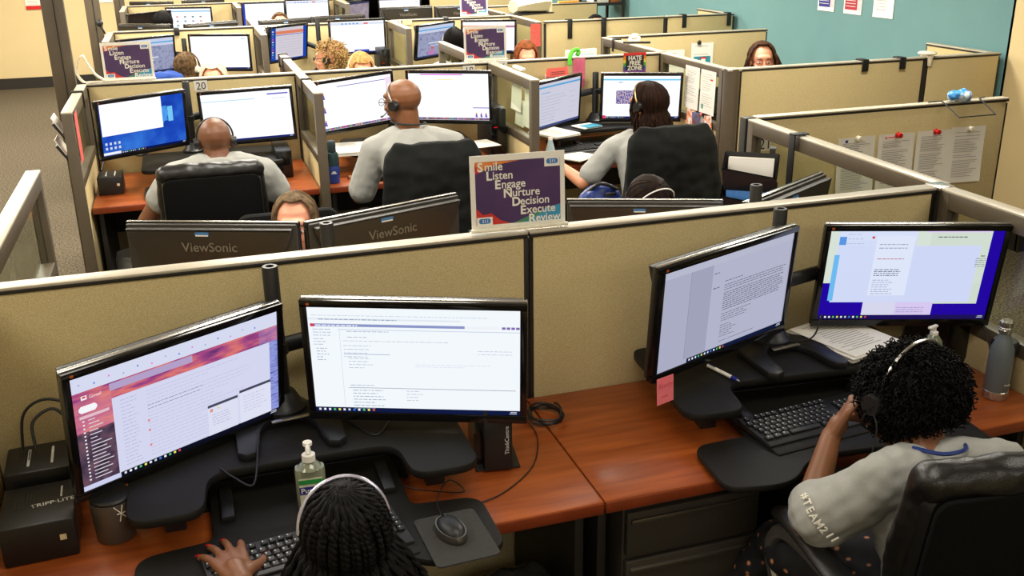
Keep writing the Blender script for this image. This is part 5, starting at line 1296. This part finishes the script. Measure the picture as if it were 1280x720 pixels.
# floral skirt
fl = bpy.data.materials.new('floral_cloth'); fl.use_nodes = True; nt = fl.node_tree; b_ = nt.nodes['Principled BSDF']; b_.inputs['Roughness'].default_value = .85
tc = nt.nodes.new('ShaderNodeTexCoord'); vo = nt.nodes.new('ShaderNodeTexVoronoi'); vo.inputs['Scale'].default_value = 34; cr = nt.nodes.new('ShaderNodeValToRGB')
nt.links.new(tc.outputs['Object'], vo.inputs['Vector']); nt.links.new(vo.outputs['Distance'], cr.inputs[0]); nt.links.new(cr.outputs[0], b_.inputs['Base Color'])
e = cr.color_ramp.elements; e[0].position = .0; e[0].color = rgb(190, 90, 40); e[1].position = .27; e[1].color = rgb(14, 12, 16)
x_ = e.new(.12); x_.color = rgb(205, 150, 110); x_ = e.new(.2); x_.color = rgb(150, 95, 60)
sk = MB(); f_ = V((0, 1, 0))
sk.loft([(V((1.44, 1.32, .56)), V((1, 0, 0)), V((0, 0, 1)), .2, .12), (V((1.43, 1.5, .57)), V((1, 0, 0)), V((0, 0, 1)), .22, .11), (V((1.4, 1.72, .57)), V((1, 0, 0)), V((0, 0, 1)), .235, .1), (V((1.39, 1.85, .54)), V((1, 0, 0)), V((0, 0, 1)), .22, .09)], fl)
sk.loft([(V((1.39, 1.84, .58)), V((1, 0, 0)), V((0, 1, 0)), .2, .08), (V((1.38, 1.9, .4)), V((1, 0, 0)), V((0, 1, 0)), .25, .1), (V((1.37, 1.92, .2)), V((1, 0, 0)), V((0, 1, 0)), .29, .13)], fl)
sk.v = [(x+.12, y+.1, z) for x, y, z in sk.v]
link('skirt', bake(sk, .01, 2, .014, 10), t, origin=O, ang=180)
# --- woman with braids, near left
chair('black office chair under the braided woman', .2, 1.3, 0, .88, .46, 'fabric', arms=False, seat=.44)
nailm = pbr('red_nail_polish', rgb(215, 20, 30), .15, coat=.5)
t, M, O, g = person('woman with long black braids seen from above, red fingernails on the keyboard', (.187, 1.64, 1.012), 4, -6, 0, byaw=0, skin=dk2, shirt=pbr('white_top_cloth', rgb(215, 213, 208), .9), nb=(.21, 1.56, .87), hip=(.22, 1.33, .52),
    J=dict(shL=(.05, 1.54, .82), shR=(.40, 1.60, .82), elL=(-.08, 1.66, .66), wrL=(-.012, 1.875, .80), elR=(.5, 1.66, .6), wrR=(.2, 1.84, .80)),
    voxel=.0042, vs=.008, slv=.7, nails=nailm, handspec={'L': ((-.25, 1, .04), (0, 0, 1), 1, [.28, .22, .2, .22], .15, 1.1), 'R': ((-.1, 1, .0), (0, 0, 1), -1, [.3, .3, .3, .3], .08, 1.0)}, hs=.92)
mb = MB(); R = random.Random(4)
cap_ = MB().ell((0, -.014, .03), (.084, .104, .092), blackhair, None, 24); mb.add([V(v)*.92 for v in cap_.v], cap_.f, blackhair)
crown = V((.0, -.01, .118))
for layer in range(3):
    N = [30, 26, 22][layer]
    for i in range(N):
        az = -180+360*(i+.5*layer)/N; az += R.uniform(-2, 2); fr_ = abs(az) < 50; kk = 1.05+.05*layer
        a = radians(az); ctr = []
        for j in range(9):
            q = j/8; el = 84-(100 if not fr_ else 55)*q
            p = skullp(az, el, kk, .92)
            ctr.append(p*(q**.6)+crown*(1-q**.6)*(1+.01*layer) if q < .35 else p)
        b0 = ctr[-1].copy(); out = V((sin(a), cos(a), 0)); L = R.uniform(.3, .4)
        for j in range(1, 1 if fr_ else 9):
            q = j/8; ctr.append(b0+out*(.10+.035*layer)*q**.8*(1 if cos(a) < .4 else .4)+V((0, -.09*q, -L*q)))
        sp = spline(ctr, 5); n_ = len(sp)
        for sidx in (0, 1):
            pts = []; rr = []
            for j, p in enumerate(sp):
                w = j*1.05+pi*sidx; tv = (sp[min(j+1, n_-1)]-sp[max(j-1, 0)]).normalized(); A = tv.cross(V((0, 0, 1)) if abs(tv.z) < .9 else V((1, 0, 0))).normalized(); B = A.cross(tv)
                pts.append(p+(A*cos(w)+B*sin(w)*.6)*.0034); rr.append(.0052+.0010*cos(2*w))
            mb.tube(pts, rr, blackhair, 5)
mb.v = [tuple(M @ V(v)) for v in mb.v]; link('hair', mb, t, origin=O, ang=180)
headset('headset with a pale silver band over the braided hair', M @ T(0, .0, .012), band=pbr('pale_band', rgb(200, 198, 215), .25, .6), rad=1.11, tilt=-22, mic=0, r=.004, hs=.95, cups=False)
# --- man at desk 20
chair('black leather chair with a sheen on top, of the bald man at desk 20', .06, 4.86, 0, 1.09, .44, 'leather', lean=6)
t, M, O, g = person('bald man in a grey tee with a headset, seen from behind at desk 20', (.105, 5.03, 1.128), 0, 8, 0, byaw=0, skin=dk1, male=True, nb=(.11, 4.98, 1.05), hip=(.07, 4.82, .53),
    J=dict(shL=(-.1, 4.98, .98), shR=(.32, 4.98, .97), elL=(-.26, 5.02, .76), wrL=(-.08, 5.26, .79), elR=(.42, 5.06, .76), wrR=(.36, 5.3, .81)), voxel=.0065, slv=.48, hs=1.0)
headset('headset on the bald man in the leather chair', M, band=blackp, rad=1.05, mic=0)
# --- man at desk 18
chair('office chair draped with a dark jacket, of the man with glasses', 1.1, 4.82, -4, 1.1, .42, 'fabric', lean=6)
t, M, O, g = person('bald man with glasses in a grey tee looking left at desk 18', (1.035, 5.0, 1.265), 42, 4, -3, byaw=6, skin=dk2, male=True, nb=(1.06, 4.98, 1.12), hip=(1.1, 4.8, .55),
    J=dict(shL=(.88, 5.0, 1.03), shR=(1.28, 4.97, 1.03), elL=(.80, 5.06, .78), wrL=(.82, 5.28, .81), elR=(1.38, 5.08, .78), wrR=(1.42, 5.33, .80)), voxel=.0055, slv=.86)
link('lanyard', MB().tube(spline([(.98, 5.04, 1.16), (1.0, 4.94, 1.165), (1.07, 4.91, 1.16), (1.14, 4.95, 1.155), (1.15, 5.02, 1.145)], 5), .005, inkd, 8), t, origin=O)
headset('headset with a silver band and microphone on the man with glasses', M, rad=1.04, tilt=-30, mic=-1)
gl = MB(); 
for s in (-1, 1):
    gl.tube([M @ V((s*.078, -.005, .01)), M @ V((s*.072, .075, .01)), M @ V((s*.062, .1, .008))], .002, inkd, 6)
    gl.tube([M @ V((s*.036+.024*cos(a), .104-.002*abs(cos(a)), .004+.017*sin(a))) for a in [2*pi*i/14 for i in range(15)]], .0016, inkd, 5)
gl.tube([M @ V((-.012, .108, .006)), M @ V((.012, .108, .006))], .0016, inkd, 5)
link('glasses', gl, t, origin=O)
# jackets over chairs
def jacket(label, x, y, yaw, top, w, flare=(.06, .1), low=.42, lean=6, mat=jackm, blue=False):
    t = thing('jacket', label, 'jacket', (x, y, 0), radians(yaw))
    mb = MB(); secs = []
    for i in range(12):
        q = i/11; z = top+.025-(top-low)*q; tl_ = (z-.5)*math.tan(radians(lean)) if z > .5 else 0
        ww = w/2+.035+flare[1]*q**1.5*.7; dd = .062+.03*sin(q*2)
        if i == 0: ww *= .8; dd *= .35
        if i == 1: ww *= .97; dd *= .85
        secs.append((V((flare[0]*q*q, -.215-tl_, z)), V((1, 0, 0)), V((0, 1, 0)), ww, dd))
    # squarish sections
    vs = []; fs = []; n = 36
    for c, A, B, a, b in secs:
        for j in range(n):
            th = 2*pi*j/n; cx = abs(cos(th))**.7*(1 if cos(th) > 0 else -1); sy = abs(sin(th))**.6*(1 if sin(th) > 0 else -1)
            q = (top-c.z)/(top-low); f = 1+.09*max(0, q)*sin(th*7+c.z*3)
            vs.append(c+V((cx*a*f, sy*b*(1+.25*max(0, q)*sin(th*9)), (-.05*max(0, q)*abs(cos(th*2+.5))))))
    for i in range(len(secs)-1):
        for j in range(n): fs.append((i*n+j, i*n+(j+1) % n, (i+1)*n+(j+1) % n, (i+1)*n+j))
    fs.append(tuple(range(n))[::-1]); fs.append(tuple((len(secs)-1)*n+j for j in range(n)))
    mb.add(vs, fs, mat); b = bake(mb, .009, 3, .012, 7)
    link('cloth', b, t, ang=180)
jacket('dark jacket draped over the chair of the man with glasses', 1.1, 4.82, -4, 1.12, .4, (.0, .1))
jacket('dark jacket draped over the chair of the woman under the rainbow sign', 2.37, 4.85, -4, 1.1, .4, (.09, .15))
# --- woman at the rainbow desk
chair('office chair draped with a dark jacket, of the woman under the rainbow sign', 2.36, 4.85, -4, 1.08, .42, 'fabric', lean=6)
t, M, O, g = person('woman with dark brown hair and a headset, seen from behind under the rainbow sign', (2.405, 5.0, 1.155), 30, 6, 0, byaw=12, skin=tan_, nb=(2.37, 4.99, 1.01), hip=(2.36, 4.84, .54),
    J=dict(shL=(2.2, 5.0, .93), shR=(2.54, 4.98, .93), elL=(2.04, 5.02, .745), wrL=(1.99, 5.24, .80), elR=(2.56, 5.1, .72), wrR=(2.4, 5.34, .8)), voxel=.0065, slv=.72,
    handspec={'L': ((-.35, 1, 0), (0, 0, 1), 1, .25), 'R': ((-.3, 1, 0), (0, 0, 1), -1, .3)})
brown = hairmat('dark_brown_hair', (22, 12, 8), (50, 28, 18))
hair(t, M, O, brown, n=420, r=.0045, length=.15, front=50, thick=1.12, grow=1.8, seed=2, jit=2.2)
headset('headset with a black and gold band on the dark brown hair', M @ T(0, 0, .012), band=pbr('gold_band', rgb(150, 130, 90), .3, .7), rad=1.2, tilt=-22, mic=0)
# --- woman behind the monitor backs
chair('chair of the half hidden woman behind the monitor backs', .36, 4.05, 180, .95, .44, 'fabric', arms=False)
t, M, O, g = person('fair woman with straight brown hair half hidden behind two monitor backs', (.345, 3.83, 1.01), 166, 6, 0, byaw=180, skin=fair, shirt=pbr('dark_blouse_cloth', rgb(40, 42, 52), .9), nb=(.35, 3.87, .855), hip=(.36, 4.0, .52), voxel=.005, eyes=True)
lb_ = hairmat('light_brown_hair', (74, 58, 40), (132, 110, 82))
hair(t, M, O, lb_, style='part', n=420, r=.004, length=.16, front=58, thick=1.1, grow=1.2, seed=3)
# --- dark haired woman low, in front of the jacket
chair('chair of the dark haired woman looking down behind the low monitor back', 1.78, 3.95, 180, .9, .44, 'fabric', arms=False)
t, M, O, g = person('woman with dark hair and a pale headband looking down behind a monitor back', (1.78, 3.65, .985), 190, 38, 0, byaw=180, skin=tan_, shirt=pbr('blue_blouse_cloth', rgb(40, 70, 150), .9), nb=(1.78, 3.74, .86), hip=(1.78, 3.92, .52), voxel=.0065)
hair(t, M, O, hairmat('near_black_hair', (16, 10, 8), (44, 28, 20)), n=400, r=.0045, length=.05, front=56, thick=1.12, seed=5)
headset('headset with a white band on the dark haired woman looking down', M @ T(0, .02, .012), band=paper, rad=1.14, tilt=0, mic=0, r=.003)
pb = MB().ell((0, 0, 0), (.1, .05, .075), nb, n=20)
pk = bake(pb, .008, 1, .01, 14)
t = thing('backpack', 'blue and black bag on the back of the chair beside the dark haired woman', 'bag', (1.64, 3.83, .985), 0)
link('fabric_shell', pk, t); link('buckle', MB().box((.02, -.05, .035), (.05, .012, .015), blackp, .003), t)
link('strap', MB().tube(spline([(-.08, 0, .03), (-.02, -.03, .08), (.06, -.03, .05)], 5), .008, blackp, 8), t)
# --- woman with glasses beyond long partition
chair('chair of the woman with glasses behind the long partition', 3.86, 6.45, 180, .95, .44, 'fabric', arms=False)
t, M, O, g = person('woman with wavy dark hair and glasses peering over the long partition', (3.82, 6.15, 1.19), 160, 2, 0, byaw=165, skin=fair, shirt=pbr('plum_blouse_cloth', rgb(80, 50, 70), .9), nb=(3.84, 6.2, 1.03), hip=(3.86, 6.4, .54), voxel=.0065, eyes=True)
hair(t, M, O, hairmat('wavy_brown_hair', (40, 26, 18), (82, 54, 36)), style='part', n=420, r=.0045, length=.15, front=60, thick=1.16, grow=3.2, seed=6, jit=2)
gl = MB()
for s in (-1, 1):
    gl.tube([M @ V((s*.034+.025*cos(a), .106, .004+.016*sin(a))) for a in [2*pi*i/14 for i in range(15)]], .0018, pbr('maroon_frame', rgb(90, 30, 40), .3), 5)
    gl.tube([M @ V((s*.06, .1, .008)), M @ V((s*.084, 0, .01))], .0018, MATS['maroon_frame'], 5)
link('glasses', gl, t, origin=O)
# --- far heads
def far_person(label, hc, yaw, byaw, skin, shirt, hm_, pitch=0, **kw):
    bx_ = V((-sin(radians(byaw)), cos(radians(byaw)), 0)); hc = V(hc); hp = hc-bx_*.17
    chair('chair of the '+label.split(' in ')[0].split(' behind')[0].split(' seen')[0], hp.x, hp.y, byaw, .94, .44, 'fabric', arms=False)
    t, M, O, g = person(label, tuple(hc), yaw, pitch, 0, byaw=byaw, skin=skin, shirt=shirt, voxel=.0085, vs=.012, male=False)
    if hm_: hair(t, M, O, hm_, **kw)
    return t, M, O, g
bluej = pbr('blue_sweater', rgb(24, 62, 140), .9, bump=.3)
ash = hairmat('dark_blonde_hair', (44, 32, 22), (116, 90, 58)); blonde = hairmat('blonde_hair', (150, 112, 62), (206, 172, 112)); grey = hairmat('silver_hair', (170, 158, 138), (222, 212, 192)); curly = hairmat('curly_blonde_hair', (120, 90, 50), (196, 164, 108)); ginger = hairmat('auburn_hair', (100, 52, 26), (160, 92, 50))
t, M, O, g = far_person('person with dark blonde hair in a blue sweater, turned to the right', (.035, 8.4, 1.07), -38, -20, fair, bluej, ash, n=300, length=.17, thick=1.12, r=.005, seed=7)
headset('pale headset on the dark blonde hair', M, band=wpin, rad=1.14, tilt=-10, mic=0, cupm=wpin)
mb = MB().ell((-.15, 8.2, 1.0), (.15, .1, .085), bluej, n=18)
link('sleeve_fold', bake(mb, .01, 1, .015, 10), t, origin=O)
far_person('grey haired person behind the partition numbered 20', (.19, 7.2, 1.12), 170, 180, fair, pbr('cream_blouse_cloth', rgb(200, 190, 170), .9), grey, 18, n=300, length=.06, thick=1.16, r=.005, seed=8, front=58)
t, M, O, g = far_person('person with curly blonde hair tied back and dark glasses, in profile', (1.08, 7.95, 1.14), 68, 20, fair, pbr('grey_blouse_cloth', rgb(120, 120, 125), .9), None)
mb = MB(); R = random.Random(12)
for i in range(520):
    u = V((R.gauss(0, 1), R.gauss(0, 1), R.gauss(0, 1))).normalized()
    if u.y > .35 and u.z < .55: continue
    c = V((u.x*.088, u.y*.105-.02, u.z*.095+.025)); ax = (u+V((R.uniform(-.6, .6), R.uniform(-.6, .6), -.8))).normalized(); A = ax.orthogonal().normalized(); B = ax.cross(A); ph = R.uniform(0, 6); L = R.uniform(.03, .07)
    mb.tube([c+ax*L*j/9+(A*cos(ph+j)+B*sin(ph+j))*.007 for j in range(10)], .004, curly, 4)
bb = MB().ell((0, -.11, .03), (.045, .045, .05), curly, None, 14); mb.add(bb.v, bb.f, curly)
mb.v = [tuple(M @ V(v)) for v in mb.v]; link('hair', mb, t, origin=O, ang=180)
gl = MB()
for s in (-1, 1): gl.tube([M @ V((s*.08, 0, .01)), M @ V((s*.07, .08, .01)), M @ V((s*.05, .1, .006))], .003, inkd, 6); gl.ell(M @ V((s*.034, .104, .004)), (.024, .004, .016), inkd, M.to_3x3().to_4x4(), 12)
link('glasses', gl, t, origin=O)
headset('dark headset on the curly blonde hair', M, rad=1.2, mic=0, band=blackp)
t, M, O, g = far_person('blonde person with a fringe behind the partition numbered 18', (1.24, 7.4, 1.115), 184, 180, fair, pbr('navy_blouse_cloth', rgb(40, 44, 70), .9), blonde, 14, n=320, length=.08, thick=1.12, r=.005, seed=9, front=32)
headset('white headset on the blonde hair with a fringe', M, band=wpin, rad=1.18, tilt=0, mic=0, cupm=wpin)
t, M, O, g = far_person('dark haired person seen from behind beside the middle acronym sign', (2.2, 8.35, 1.17), -5, 0, tan_, pbr('white_shirt_cloth', rgb(210, 210, 205), .9), blackhair, n=300, length=.12, thick=1.12, r=.005, seed=10)
headset('headset with a white band on the head by the middle acronym sign', M, band=wpin, rad=1.16, tilt=-18, mic=0, r=.003)
far_person('red haired person behind the rainbow sign partition', (2.52, 7.4, 1.135), 172, 180, fair, pbr('olive_blouse_cloth', rgb(70, 70, 50), .9), ginger, 16, n=320, length=.08, thick=1.14, r=.005, seed=11, front=48)
far_person('dark curly haired person before the switched off far monitor', (-.15, 11.7, 1.15), 0, 0, dk1, pbr('black_shirt_cloth', rgb(20, 20, 22), .9), blackhair, n=200, length=.0, thick=1.2, r=.008, seed=12)
far_person('brown haired person whose crown shows above the far monitor backs', (1.04, 11.2, 1.13), 180, 180, fair, pbr('beige_shirt_cloth', rgb(150, 130, 110), .9), ash, n=200, length=.02, thick=1.12, r=.006, seed=13)
far_person('person whose dark crown just shows beyond the far right partition', (4.08, 9.75, 1.10), 180, 180, tan_, pbr('teal_shirt_cloth', rgb(40, 90, 90), .9), blackhair, n=200, length=.02, thick=1.12, r=.006, seed=14)
GR = dict(monitor='flat monitors on the desks', office_chair='office chairs at the desks', cubicle_partition='tan cubicle partitions', glazed_divider='glazed cubicle dividers', power_pole='power poles', desk='cherry cubicle desks', desk_riser='black desk risers', monitor_mount='monitor mounts', monitor_stand='monitor stands', keyboard='black keyboards', acronym_sign='acronym signs on the partitions', number_card='desk number cards', push_pin='push pins', partition_clip='black partition clips', poster='wall posters', letter_page='letters on the dividers', paper_stack='paper stacks', headset='call headsets', cable='desk cables', desktop_tower='computer towers', power_unit='power units', paper_sheet='paper sheets', person='call centre workers')
for o in list(COL.objects):
    k = o.name.split('.')[0]
    if o.parent is None and k in GR and 'label' in o: o['group'] = GR[k]
# ------------------------------------------------------------ lights
def area(name, x, y, p, sx=1.2, sy=.6):
    l = bpy.data.lights.new(name, 'AREA'); l.shape = 'RECTANGLE'; l.size = sx; l.size_y = sy; l.energy = p; l.color = (1, .945, .83)
    o = bpy.data.objects.new(name, l); o.location = (x, y, 2.72); COL.objects.link(o)
for y, p in ((-1.2, 30), (1.4, 18), (4.0, 54), (6.4, 82), (8.8, 96), (11.2, 96), (13.6, 92)):  # first row, behind the camera, is added fill for camera-facing sides
    for x in (-1.8, .7, 3.3): area('ceiling_and_fill_lamp', x, y, p)
area('ceiling_and_fill_lamp', -1.0, 2.9, 14)
w = bpy.data.worlds.new('World'); bpy.context.scene.world = w; w.use_nodes = True
w.node_tree.nodes['Background'].inputs[0].default_value = (1, .9, .75, 1); w.node_tree.nodes['Background'].inputs[1].default_value = .05
# ------------------------------------------------------------ camera
cam = bpy.data.cameras.new('camera'); co = bpy.data.objects.new('camera', cam); COL.objects.link(co)
cam.sensor_width = 36; cam.lens = 1244.2/1280*36; cam.clip_start = .05
pit, yw, rl = 0.34953, 0.31103, -0.01386
F = V((sin(yw)*cos(pit), cos(yw)*cos(pit), -sin(pit))); R0 = V((cos(yw), -sin(yw), 0)); U0 = R0.cross(F)
Rv = R0*cos(rl)+U0*sin(rl); Uv = -R0*sin(rl)+U0*cos(rl)
mw = Matrix((Rv, Uv, -F)).transposed().to_4x4(); mw.translation = (0, 0, 2.1); co.matrix_world = mw
sc = bpy.context.scene; sc.camera = co
sc.view_settings.view_transform = 'Standard'; sc.view_settings.look = 'None'; sc.view_settings.exposure = 0; sc.view_settings.gamma = 1
sc.view_settings.use_curve_mapping = False
